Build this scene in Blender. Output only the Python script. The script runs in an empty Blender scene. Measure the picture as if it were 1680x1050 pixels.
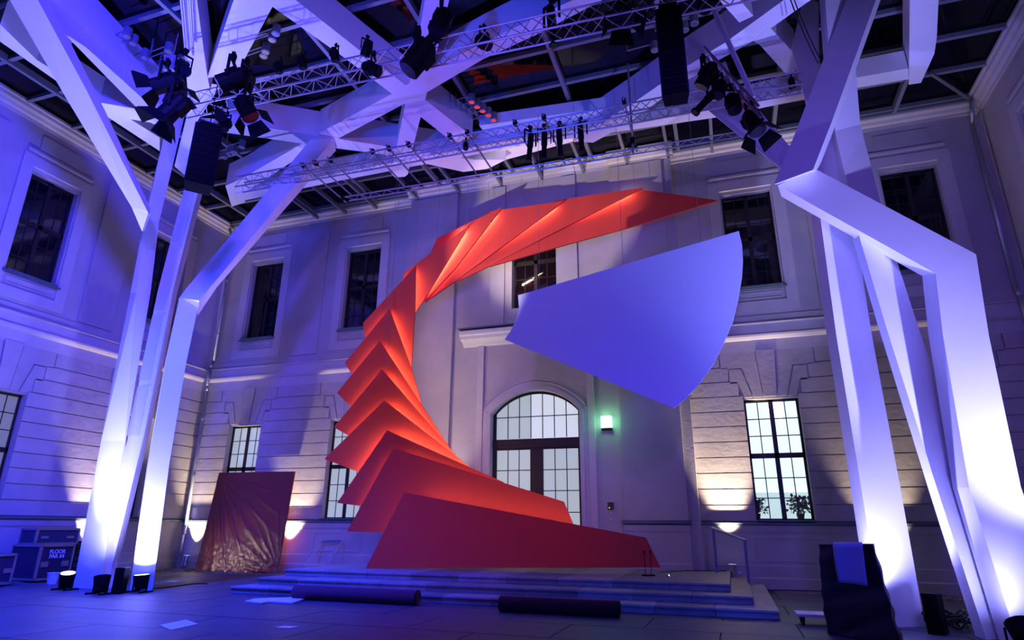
import bpy, bmesh, math, random
from mathutils import Vector, Matrix, noise
random.seed(7)
SC = bpy.context.scene
COL = SC.collection
# ------------------------------------------------------------------ camera
F, PITCH, YAW, ROLL, HC = 1023.01, .32200, -.32720, .0083, 1.6
_cy, _sy, _cp, _sp, _cr, _sr = math.cos(YAW), math.sin(YAW), math.cos(PITCH), math.sin(PITCH), math.cos(ROLL), math.sin(ROLL)
FW = Vector((_sy*_cp, _cy*_cp, _sp)); R0 = Vector((_cy, -_sy, 0)); U0 = R0.cross(FW)
RT = _cr*R0 + _sr*U0; UP = -_sr*R0 + _cr*U0
C0 = Vector((0, 0, HC))
cd = bpy.data.cameras.new('camera'); cam = bpy.data.objects.new('camera', cd); COL.objects.link(cam)
cd.sensor_width = 36; cd.lens = F*36/1680; cd.clip_end = 200
cam.matrix_world = Matrix(((RT.x, UP.x, -FW.x, 0), (RT.y, UP.y, -FW.y, 0), (RT.z, UP.z, -FW.z, HC), (0, 0, 0, 1)))
SC.camera = cam
SC.view_settings.view_transform = 'Standard'; SC.view_settings.look = 'None'
SC.view_settings.exposure = -0.15; SC.view_settings.gamma = 1.0; SC.view_settings.use_curve_mapping = False
# ------------------------------------------------------------------ world (night)
w = bpy.data.worlds.new('night'); SC.world = w; w.use_nodes = True
w.node_tree.nodes['Background'].inputs[0].default_value = (.10, .09, .40, 1)
w.node_tree.nodes['Background'].inputs[1].default_value = .02

def ray(x, y): return RT*((x-840)/F) + UP*((525-y)/F) + FW
def Pz(x, y, z): r = ray(x, y); return C0 + r*((z-HC)/r.z)
def Py(x, y, Y): r = ray(x, y); return C0 + r*(Y/r.y)
def Pxx(x, y, X): r = ray(x, y); return C0 + r*(X/r.x)
def Pd(x, y, d): return C0 + ray(x, y)*d
def plane_pt(x, y, p0, n): r = ray(x, y); return C0 + r*((p0-C0).dot(n)/r.dot(n))
def depth(p): return (Vector(p)-C0).dot(FW)

# ------------------------------------------------------------------ lights (lamp helpers and unseen added fills)
def spot(name, loc, aim, power, col, angle=60, blend=.5, size=.15):
    l = bpy.data.lights.new(name, 'SPOT'); l.energy = power; l.color = col
    l.spot_size = math.radians(angle); l.spot_blend = blend; l.shadow_soft_size = size
    o = bpy.data.objects.new(name, l); COL.objects.link(o); o.location = loc
    o.rotation_euler = (Vector(aim)-Vector(loc)).to_track_quat('-Z', 'Y').to_euler()
    return o
def area(name, loc, aim, power, col, sx, sy=None, spread=180):
    l = bpy.data.lights.new(name, 'AREA'); l.energy = power; l.color = col
    l.shape = 'RECTANGLE'; l.size = sx; l.size_y = sy or sx; l.spread = math.radians(spread)
    o = bpy.data.objects.new(name, l); COL.objects.link(o); o.location = loc
    o.rotation_euler = (Vector(aim)-Vector(loc)).to_track_quat('-Z', 'Y').to_euler()
    return o
BLUE = (.14, .12, 1.0); VIOLET = (.42, .26, 1.0); WARM = (1.0, .78, .58); LILAC = (.62, .46, 1.0)
PALE = (.25, .25, 1.0)
# unseen lamps without fixtures, added to colour walls, roof, floor and sculpture
spot('blue_wall_fill_light', (-7, 2, 11.5), (-20.9, 12, 8), 21000, (.040, .028, 1.0), 80, .9, .5)
spot('violet_wall_fill_light', (-2, -1, 10), (-12, 20.7, 8.5), 3700, (.34, .16, .95), 62, .9, .6)
spot('lilac_wall_fill_light', (3.5, -1, 9), (4, 20.7, 5), 3000, (.17, .075, 1.0), 66, .9, .6)
spot('violet_girder_fill_light', (-9.6, 15.1, .6), (-9.6, 12.6, 14), 1400, (.22, .05, 1.0), 84, .9, .3)  # no fixture on the landing; this pair is added to tint girder undersides
spot('violet_girder_fill_light', (-1.6, 15.1, .6), (-2.2, 12.8, 14), 1100, (.22, .05, 1.0), 84, .9, .3)
spot('blue_floor_fill_light', (-13, 8, 11.5), (-13.5, 11, 0), 27000, (.01, .035, 1), 90, .9, .5)
spot('indigo_floor_fill_light', (0, 6, 11.5), (-2, 10, 0), 1500, (.05, .05, 1), 100, .9, .5)
spot('blue_step_light', (3.6, 6.5, 1.2), (-3, 14.2, .2), 1300, (.0, .06, 1), 48, .8, .3)
spot('blue_sail_light', (5, 4, 3), (-2, 15.5, 6.5), 2300, (.0, .05, 1), 38, .7, .3)
spot('blue_roof_fill_light', (-7, -2, 4), (-9, 12, 14.5), 10000, (.0, .05, 1), 62, .9, .5)  # added fill that turns the girder sides blue
spot('rose_front_fill_light', (-3, 1, 9), (-6.5, 17, 2.2), 900, (1, .22, .30), 30, .9, .3)  # added fill that reddens the front of the lowest panels
spot('warm_profile_light', (-10.5, 8.8, .4), (-5.9, 18.6, 11.3), 8000, (1, .82, .72), 23, .35, .06)

# ------------------------------------------------------------------ materials
def mat(name, base, rough=.6, metal=0., noise_amt=0., noise_scale=4., bump=0., bump_scale=30., emit=None, es=0., spec=None, coat=0.):
    m = bpy.data.materials.new(name); m.use_nodes = True
    nt = m.node_tree; b = nt.nodes['Principled BSDF']
    b.inputs['Base Color'].default_value = (*base, 1); b.inputs['Roughness'].default_value = rough
    b.inputs['Metallic'].default_value = metal
    if spec is not None: b.inputs['Specular IOR Level'].default_value = spec
    if coat: b.inputs['Coat Weight'].default_value = coat
    tc = nt.nodes.new('ShaderNodeTexCoord')
    if noise_amt:
        n = nt.nodes.new('ShaderNodeTexNoise'); n.inputs['Scale'].default_value = noise_scale; n.inputs['Detail'].default_value = 6
        r = nt.nodes.new('ShaderNodeValToRGB')
        r.color_ramp.elements[0].position = .3; r.color_ramp.elements[1].position = .7
        r.color_ramp.elements[0].color = (*[c*(1-noise_amt) for c in base], 1)
        r.color_ramp.elements[1].color = (*[min(1, c*(1+noise_amt*.4)) for c in base], 1)
        nt.links.new(tc.outputs['Object'], n.inputs['Vector']); nt.links.new(n.outputs['Fac'], r.inputs['Fac'])
        nt.links.new(r.outputs['Color'], b.inputs['Base Color'])
    if bump:
        n2 = nt.nodes.new('ShaderNodeTexNoise'); n2.inputs['Scale'].default_value = bump_scale; n2.inputs['Detail'].default_value = 4
        bp = nt.nodes.new('ShaderNodeBump'); bp.inputs['Strength'].default_value = bump; bp.inputs['Distance'].default_value = .02
        nt.links.new(tc.outputs['Object'], n2.inputs['Vector']); nt.links.new(n2.outputs['Fac'], bp.inputs['Height'])
        nt.links.new(bp.outputs['Normal'], b.inputs['Normal'])
    if emit:
        b.inputs['Emission Color'].default_value = (*emit, 1); b.inputs['Emission Strength'].default_value = es
    return m
M = {}
M['plaster'] = mat('pale plaster', (.50, .475, .46), .85, noise_amt=.10, noise_scale=1.2, bump=.25, bump_scale=14)
M['stone_course'] = mat('rendered course', (.50, .47, .455), .85, noise_amt=.12, noise_scale=2.0, bump=.5, bump_scale=7)
M['trim'] = mat('painted moulding', (.58, .55, .53), .7, noise_amt=.06, noise_scale=3)
M['flash'] = mat('lead flashing', (.12, .16, .20), .5, .3)
M['white'] = mat('white painted steel', (.80, .80, .80), .5, noise_amt=.03, noise_scale=1.5)
M['panelmesh'] = mat('perforated cover', (.66, .67, .72), .6, noise_amt=.05, noise_scale=20)
M['red'] = mat('red felt panel', (.84, .085, .050), .9, noise_amt=.05, noise_scale=40, bump=.1, bump_scale=200, spec=.0)
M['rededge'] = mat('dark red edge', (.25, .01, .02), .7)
M['sail'] = mat('white sail panel', (.58, .64, .76), .7, noise_amt=.02, noise_scale=2)  # white sheet; part of its blue light is put into this tint
M['alu'] = mat('aluminium truss', (.45, .45, .48), .42, .9)
M['steel'] = mat('grey roof steel', (.20, .21, .24), .5, .2)
M['pipe'] = mat('zinc pipe', (.45, .50, .58), .38, .8)
M['black'] = mat('black housing', (.003, .003, .004), .6, spec=.12)
M['grille'] = mat('black speaker grille', (.003, .003, .004), .9, spec=.1)
M['lens'] = mat('dark lens', (.01, .01, .02), .15, spec=.3)
M['frame'] = mat('dark window frame', (.018, .012, .012), .5)
M['chrome'] = mat('chrome', (.75, .75, .78), .18, 1.)
M['carpet_violet'] = mat('plum carpet', (.16, .03, .07), .95, noise_amt=.3, noise_scale=60, bump=.4, bump_scale=120)
M['carpet_dark'] = mat('dark red carpet', (.07, .004, .008), .95, noise_amt=.3, noise_scale=60, bump=.4, bump_scale=120)
M['cover'] = mat('black cloth cover', (.013, .012, .018), .6, bump=.9, bump_scale=5)
M['paper'] = mat('blue sheet', (.30, .33, .62), .7, bump=.2, bump_scale=12)
M['board'] = mat('white board', (.7, .7, .68), .6)
M['cable'] = mat('black cable', (.008, .008, .008), .6)
M['step'] = mat('stone step', (.30, .30, .32), .55, noise_amt=.25, noise_scale=3, bump=.15)
M['step_dark'] = mat('darker stone step', (.20, .20, .22), .55, noise_amt=.25, noise_scale=3, bump=.15)
M['slab'] = mat('floor slab', (.065, .07, .11), .5, noise_amt=.3, noise_scale=1.6, bump=.08, bump_scale=40, spec=.25)
M['ground'] = mat('joint mortar', (.05, .05, .05), .9)
M['cobble'] = mat('cobble stone', (.22, .20, .18), .8, noise_amt=.3, noise_scale=9)
M['rail'] = mat('blue grey rail', (.20, .26, .36), .4, .5)
M['case'] = mat('flight case panel', (.012, .014, .05), .45)
M['rack'] = mat('rack equipment', (.02, .03, .08), .4)
M['whiteprint'] = mat('white print', (.7, .7, .75), .7)
M['bucket'] = mat('white bucket', (.7, .7, .72), .5)
M['leaf'] = mat('leaf', (.08, .11, .16), .5)
M['beige'] = mat('beige switch', (.5, .48, .45), .5)
M['brown'] = mat('brown control box', (.10, .04, .03), .5)
M['frost'] = mat('frosted lit pane', (.3, .32, .32), .4, emit=(.60, .72, .74), es=.62)
M['frost_bright'] = mat('frosted bright pane', (.3, .32, .32), .4, emit=(.74, .80, .92), es=.85)
M['frost_amber'] = mat('amber lit pane', (.2, .15, .1), .3, emit=(.55, .30, .10), es=.35)
M['frost_dim'] = mat('dim greenish pane', (.2, .2, .18), .3, emit=(.40, .45, .40), es=.28)
M['interior'] = mat('bright interior wall', (.8, .8, .8), .6, emit=(.85, .97, 1.0), es=1.5)  # wall glows by itself, standing in for a lit room
M['interior_low'] = mat('interior low wall', (.8, .8, .8), .6, emit=(.75, .92, .95), es=1.0)  # same wall with a weaker glow for its lower part
M['exit'] = mat('glowing sign face', (.4, .8, .6), .4, emit=(.35, 1.0, .62), es=5.)
M['led'] = mat('green pilot lamp', (.2, .4, .05), .4, emit=(.6, 1., .1), es=2.)
M['lampglow'] = mat('lit lamp face', (.8, .85, 1), .3, emit=(.65, .70, 1.), es=4.)
M['roomlamp'] = mat('amber lamp glow', (.6, .3, .1), .3, emit=(1., .45, .1), es=1.2)
def glass_mat(name, tint, fac):
    m = bpy.data.materials.new(name); m.use_nodes = True; nt = m.node_tree; nt.nodes.clear()
    o = nt.nodes.new('ShaderNodeOutputMaterial'); mx = nt.nodes.new('ShaderNodeMixShader')
    t = nt.nodes.new('ShaderNodeBsdfTransparent'); t.inputs[0].default_value = (*tint, 1)
    g = nt.nodes.new('ShaderNodeBsdfGlossy'); g.inputs['Roughness'].default_value = .03; g.inputs[0].default_value = (.9, .9, .95, 1)
    mx.inputs[0].default_value = fac
    nt.links.new(t.outputs[0], mx.inputs[1]); nt.links.new(g.outputs[0], mx.inputs[2]); nt.links.new(mx.outputs[0], o.inputs[0])
    return m
M['glass_roof'] = glass_mat('dark roof glass', (.35, .38, .42), .05)
M['glass_clear'] = glass_mat('clear window pane', (.9, .95, .95), .06)
M['glass_dark'] = mat('dark window pane', (.004, .005, .009), .06, spec=.9)
def wrap_mat():
    m = mat('red board under plastic film', (.20, .008, .035), .5, coat=1.0, spec=.2)
    nt = m.node_tree; b = nt.nodes['Principled BSDF']; b.inputs['Coat Roughness'].default_value = .07
    tc = nt.nodes.new('ShaderNodeTexCoord')
    n = nt.nodes.new('ShaderNodeTexNoise'); n.inputs['Scale'].default_value = 9; n.inputs['Detail'].default_value = 5; n.inputs['Roughness'].default_value = .6; n.inputs['Distortion'].default_value = 1.2
    bp = nt.nodes.new('ShaderNodeBump'); bp.inputs['Strength'].default_value = .55; bp.inputs['Distance'].default_value = .02
    nt.links.new(tc.outputs['Object'], n.inputs['Vector']); nt.links.new(n.outputs['Fac'], bp.inputs['Height'])
    nt.links.new(bp.outputs['Normal'], b.inputs['Coat Normal'])
    return m
M['wrap'] = wrap_mat()

# ------------------------------------------------------------------ mesh helpers
class MB:
    def __init__(s): s.v = []; s.f = []; s.mi = []
    def add(s, vs, fs, mi=0):
        k = len(s.v); s.v += [Vector(v) for v in vs]
        for f in fs: s.f.append([k+i for i in f]); s.mi.append(mi)
    def hexa(s, p, mi=0):      # p: 8 points, bottom 4 then top 4
        s.add(p, [(0, 3, 2, 1), (4, 5, 6, 7), (0, 1, 5, 4), (1, 2, 6, 5), (2, 3, 7, 6), (3, 0, 4, 7)], mi)
    def box(s, a, b, T=None, mi=0):
        x0, y0, z0 = a; x1, y1, z1 = b
        p = [Vector(q) for q in [(x0, y0, z0), (x1, y0, z0), (x1, y1, z0), (x0, y1, z0), (x0, y0, z1), (x1, y0, z1), (x1, y1, z1), (x0, y1, z1)]]
        if T: p = [T(q) if callable(T) else T @ q for q in p]
        s.hexa(p, mi)
    def prism(s, poly, ext, mi=0, mside=None):
        n = len(poly); a = [Vector(p) for p in poly]; b = [p+Vector(ext) for p in a]
        k = len(s.v); s.v += a+b
        s.f.append([k+i for i in range(n)]); s.mi.append(mi)
        s.f.append([k+n+i for i in reversed(range(n))]); s.mi.append(mi)
        for i in range(n):
            j = (i+1) % n; s.f.append([k+i, k+n+i, k+n+j, k+j]); s.mi.append(mi if mside is None else mside)
    def rod(s, a, b, r, n=8, r2=None, mi=0):
        a = Vector(a); b = Vector(b); d = (b-a).normalized()
        u = d.cross(Vector((0, 0, 1)))
        if u.length < 1e-3: u = Vector((1, 0, 0))
        u.normalize(); v = d.cross(u); r2 = r if r2 is None else r2
        pa = [a+(u*math.cos(t)+v*math.sin(t))*r for t in [2*math.pi*i/n for i in range(n)]]
        pb = [b+(u*math.cos(t)+v*math.sin(t))*r2 for t in [2*math.pi*i/n for i in range(n)]]
        k = len(s.v); s.v += pa+pb
        for i in range(n):
            j = (i+1) % n; s.f.append([k+i, k+j, k+n+j, k+n+i]); s.mi.append(mi)
        s.f.append([k+i for i in reversed(range(n))]); s.mi.append(mi)
        s.f.append([k+n+i for i in range(n)]); s.mi.append(mi)
    def tube(s, pts, r, n=8):
        for a, b in zip(pts, pts[1:]): s.rod(a, b, r, n)
    def mesh(s, name, mats):
        me = bpy.data.meshes.new(name); me.from_pydata([tuple(v) for v in s.v], [], s.f)
        for m in (mats if isinstance(mats, (list, tuple)) else [mats]): me.materials.append(M[m] if isinstance(m, str) else m)
        if max(s.mi, default=0) > 0: me.polygons.foreach_set('material_index', s.mi)
        me.update()
        bm = bmesh.new(); bm.from_mesh(me); bmesh.ops.recalc_face_normals(bm, faces=bm.faces); bm.to_mesh(me); bm.free()
        return me
    def build(s, name, mats, parent=None, **kw): return obj(name, s.mesh(name, mats), parent, **kw)
def obj(name, me, parent=None, matrix=None, **kw):
    o = bpy.data.objects.new(name, me); COL.objects.link(o)
    if parent is not None: o.parent = parent
    if matrix is not None: o.matrix_basis = matrix
    for k, v in kw.items(): o[k] = v
    return o
def thing(name, label, cat, loc=(0, 0, 0), group=None, rot=None):
    o = bpy.data.objects.new(name, None); COL.objects.link(o); o.location = loc; o.empty_display_size = .2
    if rot is not None: o.rotation_euler = rot
    o['label'] = label; o['category'] = cat
    if group: o['group'] = group
    return o
def local(mb, loc):           # shift a world-coordinate mesh into the frame of its thing
    L = Vector(loc); mb.v = [v-L for v in mb.v]; return mb
def bevel(o, wd=.01, seg=2):
    md = o.modifiers.new('bevel', 'BEVEL'); md.width = wd; md.segments = seg; md.limit_method = 'ANGLE'
def smooth(o):
    for p in o.data.polygons: p.use_smooth = True

# ------------------------------------------------------------------ shell dimensions
D, XL, XR, YB = 20.76, -20.95, 8.75, -7.0
ZL, ZP, ZS, ZC = 1.74, 1.84, 7.03, 14.35       # ledge, course start, string course, cornice
class Wall:
    """local (u, w, z): u along the wall, w out of the wall into the court"""
    def __init__(s, o, u, n): s.o = Vector(o); s.u = Vector(u); s.n = Vector(n)
    def __call__(s, p): return s.o + s.u*p[0] + s.n*p[1] + Vector((0, 0, p[2]))
WB = Wall((0, D, 0), (1, 0, 0), (0, -1, 0)); WL = Wall((XL, 0, 0), (0, 1, 0), (1, 0, 0)); WR = Wall((XR, 0, 0), (0, 1, 0), (-1, 0, 0))
LOW, UPP = (1.86, 5.50), (9.20, 12.75)
HW = .80
def winset(cs, skip=()): return [(c-HW, c+HW, *LOW) for c in cs] + [(c-HW, c+HW, *UPP) for c in cs]
BW = [-18.52, -13.65, 1.48, 6.43]; LW = [3.05, 7.95, 12.85, 17.75]; RWn = [3.05, 7.95, 12.85, 17.75]
DOOR = (-7.65, -4.50, 0.48, 6.22); DC = (-7.65-4.5)/2
MID_UP = (DC-HW-.05, DC+HW+.05, 9.2, 12.75)
def wall_mesh(mb, T, u0, u1, z0, z1, w0, holes, th=.5):
    us = sorted({u0, u1, *[h[0] for h in holes], *[h[1] for h in holes]}); zs = sorted({z0, z1, *[h[2] for h in holes], *[h[3] for h in holes]})
    us = [u for u in us if u0 <= u <= u1]; zs = [z for z in zs if z0 <= z <= z1]
    for a, b in zip(us, us[1:]):
        for c, d in zip(zs, zs[1:]):
            mu, mz = (a+b)/2, (c+d)/2
            if any(h[0] < mu < h[1] and h[2] < mz < h[3] for h in holes): continue
            mb.add([T((a, w0, c)), T((b, w0, c)), T((b, w0, d)), T((a, w0, d))], [(0, 1, 2, 3)])
            mb.add([T((a, -th, c)), T((b, -th, c)), T((b, -th, d)), T((a, -th, d))], [(0, 1, 2, 3)])
    for h in holes:
        if not (u0 <= h[0] and h[1] <= u1): continue
        a, b, c, d = h
        for q in ([(a, c), (b, c)], [(b, c), (b, d)], [(b, d), (a, d)], [(a, d), (a, c)]):
            (p, r), (p2, r2) = q
            mb.add([T((p, w0, r)), T((p2, w0, r2)), T((p2, -th, r2)), T((p, -th, r))], [(0, 1, 2, 3)])
RIS = (-11.25, -.92)          # centre bay, .42 proud
def make_wall(T, u0, u1, holes, name):
    mb = MB(); wall_mesh(mb, T, u0, u1, -.1, 15.6, 0, holes); return mb.build(name, 'plaster', kind='structure')
wall_back = MB()
wall_mesh(wall_back, WB, XL-.5, RIS[0], -.1, 15.6, 0, winset(BW[:2])); wall_mesh(wall_back, WB, RIS[1], XR+.5, -.1, 15.6, 0, winset(BW[2:]))
# centre bay with arched door
PW = .42
wall_mesh(wall_back, WB, RIS[0], RIS[1], -.1, 15.6, PW, [DOOR, MID_UP])
for u in RIS: wall_back.add([WB((u, 0, -.1)), WB((u, PW, -.1)), WB((u, PW, 15.6)), WB((u, 0, 15.6))], [(0, 1, 2, 3)])
wall_back = wall_back.build('wall_back', 'plaster', kind='structure')
wall_left = make_wall(WL, YB, D, winset(LW), 'wall_left')
wall_right = make_wall(WR, YB, D, winset(RWn), 'wall_right')
mb = MB(); mb.box((XL-.5, YB-.3, -.1), (XR+.5, YB, 15.6)); mb.build('wall_front', 'plaster', kind='structure')

def strip(parent, T, name, m, u0, u1, w0, w1, z0, z1):
    mb = MB(); mb.box((u0, w0, z0), (u1, w1, z1), T); return mb.build(name, m, parent)
def profile(parent, T, name, m, u0, u1, prof, w0=0.):
    mb = MB()
    poly = [(w0, prof[0][1])] + [(w0+a, b) for a, b in prof] + [(w0, prof[-1][1])]
    n = len(poly); A = [T((u0, a, b)) for a, b in poly]; B = [T((u1, a, b)) for a, b in poly]
    mb.add(A+B, [tuple(range(n)), tuple(range(n, 2*n))] + [(i, (i+1) % n, n+(i+1) % n, n+i) for i in range(n)])
    return mb.build(name, m, parent)
CORN = [(.03, 14.35), (.06, 14.35), (.07, 14.43), (.16, 14.47), (.20, 14.55), (.30, 14.60), (.32, 14.70), (.38, 14.72), (.38, 14.80)]
STR = [(.02, 7.03), (.05, 7.03), (.05, 7.40), (.10, 7.42), (.16, 7.50), (.17, 7.56), (.09, 7.58), (.09, 7.88), (.16, 7.92), (.16, 7.96)]
LEDGE = [(.16, 1.72), (.16, 1.76), (.20, 1.76), (.20, 1.80), (.02, 1.84)]
PLINTH = [(.20, -.05), (.20, .28), (.15, .32), (.15, .62), (.11, .65), (.11, 1.50), (.14, 1.56), (.15, 1.72)]
def trims(parent, T, segs, low=True):
    for u0, u1, w0 in segs:
        profile(parent, T, 'cornice', 'trim', u0, u1, CORN, w0)
        profile(parent, T, 'string_course', 'trim', u0, u1, STR, w0) if low else None
def windows_break(cs, u0, u1):
    e = [u0]
    for c in cs: e += [c-HW, c+HW]
    e.append(u1); return list(zip(e[::2], e[1::2]))
def courses(parent, T, cs, u0, u1):
    """ground floor: courses of rendered blocks with recessed joints, stepped flat arches over the windows"""
    H = .4715; g = .018; w1 = .05
    for a, b in windows_break(cs, u0, u1):
        if b-a < .2: continue
        for k in range(8):
            z0 = ZP+H*k
            mb = MB(); mb.box((a+(.0 if k else 0), .0, z0+g), (b, w1, z0+H-g), T)
            mb.build('stone_course', 'stone_course', parent)
    # over the windows: rows 8..10 run across, cut by a stepped fan
    zt = ZP+8*H
    for i in range(3):
        z0, z1 = zt+H*i + (-.0), zt+H*(i+1)
        if i == 2: z1 = ZS+.02
        edges = [u0]
        for c in cs:
            off = [.72, .98, 1.22][i]+.18
            edges += [c-off, c+off]
        edges.append(u1)
        for a, b in zip(edges[::2], edges[1::2]):
            if b-a < .1: continue
            mb = MB(); mb.box((a+g, 0, z0+g), (b-g, w1, z1-g), T); mb.build('stone_course', 'stone_course', parent)
    zb = LOW[1]+.06
    for c in cs:
        if not (u0 < c < u1): continue
        ztop = ZS+.02
        # keystone and two stepped voussoirs each side
        mb = MB(); mb.prism([T((c-.20+g, 0, zb)), T((c+.20-g, 0, zb)), T((c+.30-g, 0, ztop)), T((c-.30+g, 0, ztop))], T.n*.085); mb.build('keystone', 'stone_course', parent)
        for s in (-1, 1):
            def q(u, z): return T((c+s*u, 0, z))
            mb = MB(); mb.prism([q(.20+g, zb), q(.50-g, zb), q(.74, zt+2*H-.04), q(1.40-g, zt+2*H-.04), q(1.40-g, ztop-g), q(.30+g, ztop-g)], T.n*w1); mb.build('voussoir', 'stone_course', parent)
            mb = MB(); mb.prism([q(.50+g, zb), q(.78-g, zb), q(.90-g, zt+H-.06), q(1.16-g, zt+H-.06), q(1.16-g, zt+2*H-.04-2*g), q(.76+g, zt+2*H-.04-2*g)], T.n*w1); mb.build('voussoir', 'stone_course', parent)
H_ = .4715
def frame_panel(parent, T, name, u0, u1, z0, z1, bw=.05, w0=0., w1=.03, m='trim'):
    mb = MB()
    for a in ((u0, w0, z0, u1, w1, z0+bw), (u0, w0, z1-bw, u1, w1, z1), (u0, w0, z0+bw, u0+bw, w1, z1-bw), (u1-bw, w0, z0+bw, u1, w1, z1-bw)):
        mb.box((a[0], a[1], a[2]), (a[3], a[4], a[5]), T)
    return mb.build(name, m, parent)
def upper_dress(parent, T, cs, w0=0.):
    for c in cs:
        frame_panel(parent, T, 'window_surround', c-HW-.42, c+HW+.42, 8.35, 13.25, .36, w0, w0+.07)
        strip(parent, T, 'surround_sill', 'flash', c-HW-.12, c+HW+.12, w0, w0+.14, 9.12, 9.18)
        strip(parent, T, 'recess_panel', 'plaster', c-HW, c+HW, w0, w0+.05, 13.60, 14.10)
        strip(parent, T, 'moulding_strip', 'trim', c-HW-.35, c+HW+.35, w0, w0+.09, 13.38, 13.46)
        frame_panel(parent, T, 'apron_panel', c-HW+.05, c+HW-.05, 8.80, 9.02, .03, w0, w0+.04)
def lesenes(parent, T, us, w0=0.):
    for u0, u1 in us: strip(parent, T, 'wall_panel', 'plaster', u0, u1, w0, w0+.06, 8.3, 13.9)
courses(wall_back, WB, BW[:2], XL, RIS[0]-.0); courses(wall_back, WB, BW[2:], RIS[1]+.0, XR)
courses(wall_left, WL, LW, YB, D); courses(wall_right, WR, RWn, YB, D)
trims(wall_back, WB, [(XL, RIS[0], 0), (RIS[1], XR, 0)])
# cornice breaks forward on the centre bay
for u0, u1, w0 in ((RIS[0]-.12, -9.19, PW+.06), (-9.19, -7.78, PW-.02), (-7.78, -4.42, PW+.06), (-4.42, -3.16, PW-.02), (-3.16, RIS[1]+.12, PW+.06)):
    profile(wall_back, WB, 'cornice', 'trim', u0, u1, CORN, w0)
trims(wall_left, WL, [(YB, D, 0)]); trims(wall_right, WR, [(YB, D, 0)])
upper_dress(wall_back, WB, BW); upper_dress(wall_left, WL, LW); upper_dress(wall_right, WR, RWn)
lesenes(wall_back, WB, [(-16.75, -15.45), (3.3, 4.6)]); lesenes(wall_left, WL, [(9.75, 11.05), (14.65, 15.95), (4.85, 6.15)]); lesenes(wall_right, WR, [(14.65, 15.95), (9.75, 11.05)])
for T, par, u0, u1 in ((WB, wall_back, XL, RIS[0]), (WB, wall_back, RIS[1], XR), (WL, wall_left, YB, D), (WR, wall_right, YB, D)):
    profile(par, T, 'plinth', 'plaster', u0, u1, PLINTH); profile(par, T, 'ledge', 'flash', u0, u1, LEDGE)
    strip(par, T, 'base_band', 'plaster', u0, u1, .0, .05, 8.0, 8.22)
for c in BW: frame_panel(wall_back, WB, 'plinth_panel', c-1.0, c+1.0, .75, 1.42, .035, .11, .135)
# centre bay: outer pilasters proud of it
for u0, u1 in ((RIS[0], -9.19), (-3.14, RIS[1]-.32)):
    strip(wall_back, WB, 'pilaster', 'plaster', u0, u1, PW, PW+.13, 1.84, 14.3)
    profile(wall_back, WB, 'plinth', 'plaster', u0-.02, u1+.02, [(.13+a-.05, b) for a, b in PLINTH], PW); profile(wall_back, WB, 'ledge', 'flash', u0-.08, u1+.08, [(.16, 1.74), (.26, 1.76), (.26, 1.84), (.1, 1.87)], PW)
strip(wall_back, WB, 'pilaster', 'plaster', -7.78, -7.2, PW, PW+.08, 8.6, 14.3); strip(wall_back, WB, 'pilaster', 'plaster', -4.95, -4.42, PW, PW+.08, 8.6, 14.3)
# recessed jambs either side of the door
for u0, u1 in ((-8.18, -7.95), (-4.22, -3.98)): strip(wall_back, WB, 'door_jamb', 'trim', u0, u1, PW, PW+.06, .48, 8.1)
# cornice hood over the door
HOOD = [(.04, 7.86), (.10, 7.90), (.16, 7.98), (.40, 8.06), (.44, 8.16), (.52, 8.20), (.55, 8.30), (.55, 8.34), (.06, 8.42)]
profile(wall_back, WB, 'door_hood', 'trim', -8.75, -3.45, HOOD, PW)
strip(wall_back, WB, 'door_hood_flashing', 'flash', -8.8, -3.4, PW, PW+.58, 8.42, 8.45)
# arched surround : spandrel wall inside rect hole top and mouldings
R_SP, ZSPR = None, 5.35
def arch_z(u):    # segmental arch, spring 5.35 at the jambs, crown 6.12
    h = (DOOR[1]-DOOR[0])/2; rise = .78; R = (h*h+rise*rise)/(2*rise)
    return ZSPR + math.sqrt(max(R*R-(u-DC)**2, 0)) - (R-rise)

NA = 20
arc = [(DOOR[0]+(DOOR[1]-DOOR[0])*i/NA) for i in range(NA+1)]
for side in (0, 1):
    us = arc[:NA//2+1] if side == 0 else arc[NA//2:]
    corner = [(DOOR[0], 6.22)] if side == 0 else [(DOOR[1], 6.22)]
    poly = [(u, arch_z(u)) for u in us]
    poly = poly + ([(us[-1], 6.22)] + corner if side == 0 else corner + [(us[0], 6.22)])
    mb = MB(); mb.prism([WB((u, -.3, z)) for u, z in poly], WB.n*(.3+PW)); mb.build('arch_spandrel', 'plaster', wall_back)
def arch_band(name, off0, off1, w0, w1, m):
    h = (DOOR[1]-DOOR[0])/2; rise = .78; R = (h*h+rise*rise)/(2*rise); cz = ZSPR-(R-rise); a0 = math.asin(h/R)
    mb = MB(); n = 22
    def P(R_, a, w): return WB((DC+R_*math.sin(a), w, cz+R_*math.cos(a)))
    for i in range(n):
        a, b = -a0+2*a0*i/n, -a0+2*a0*(i+1)/n
        mb.hexa([P(R+off0, a, w0), P(R+off0, b, w0), P(R+off0, b, w1), P(R+off0, a, w1), P(R+off1, a, w0), P(R+off1, b, w0), P(R+off1, b, w1), P(R+off1, a, w1)])
    for s in (-1, 1):
        u0, u1 = DC+s*(h+off0*.9), DC+s*(h+off1*.9); zt = cz+(R+off0)*math.cos(a0)
        mb.box((min(u0, u1), w0, .48), (max(u0, u1), w1, zt+.05), WB)
    mb.build(name, m, wall_back)
arch_band('arch_moulding', .0, .16, PW, PW+.09, 'trim'); arch_band('arch_moulding', .16, .30, PW, PW+.05, 'trim'); arch_band('arch_moulding', .33, .37, PW, PW+.02, 'trim')
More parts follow.
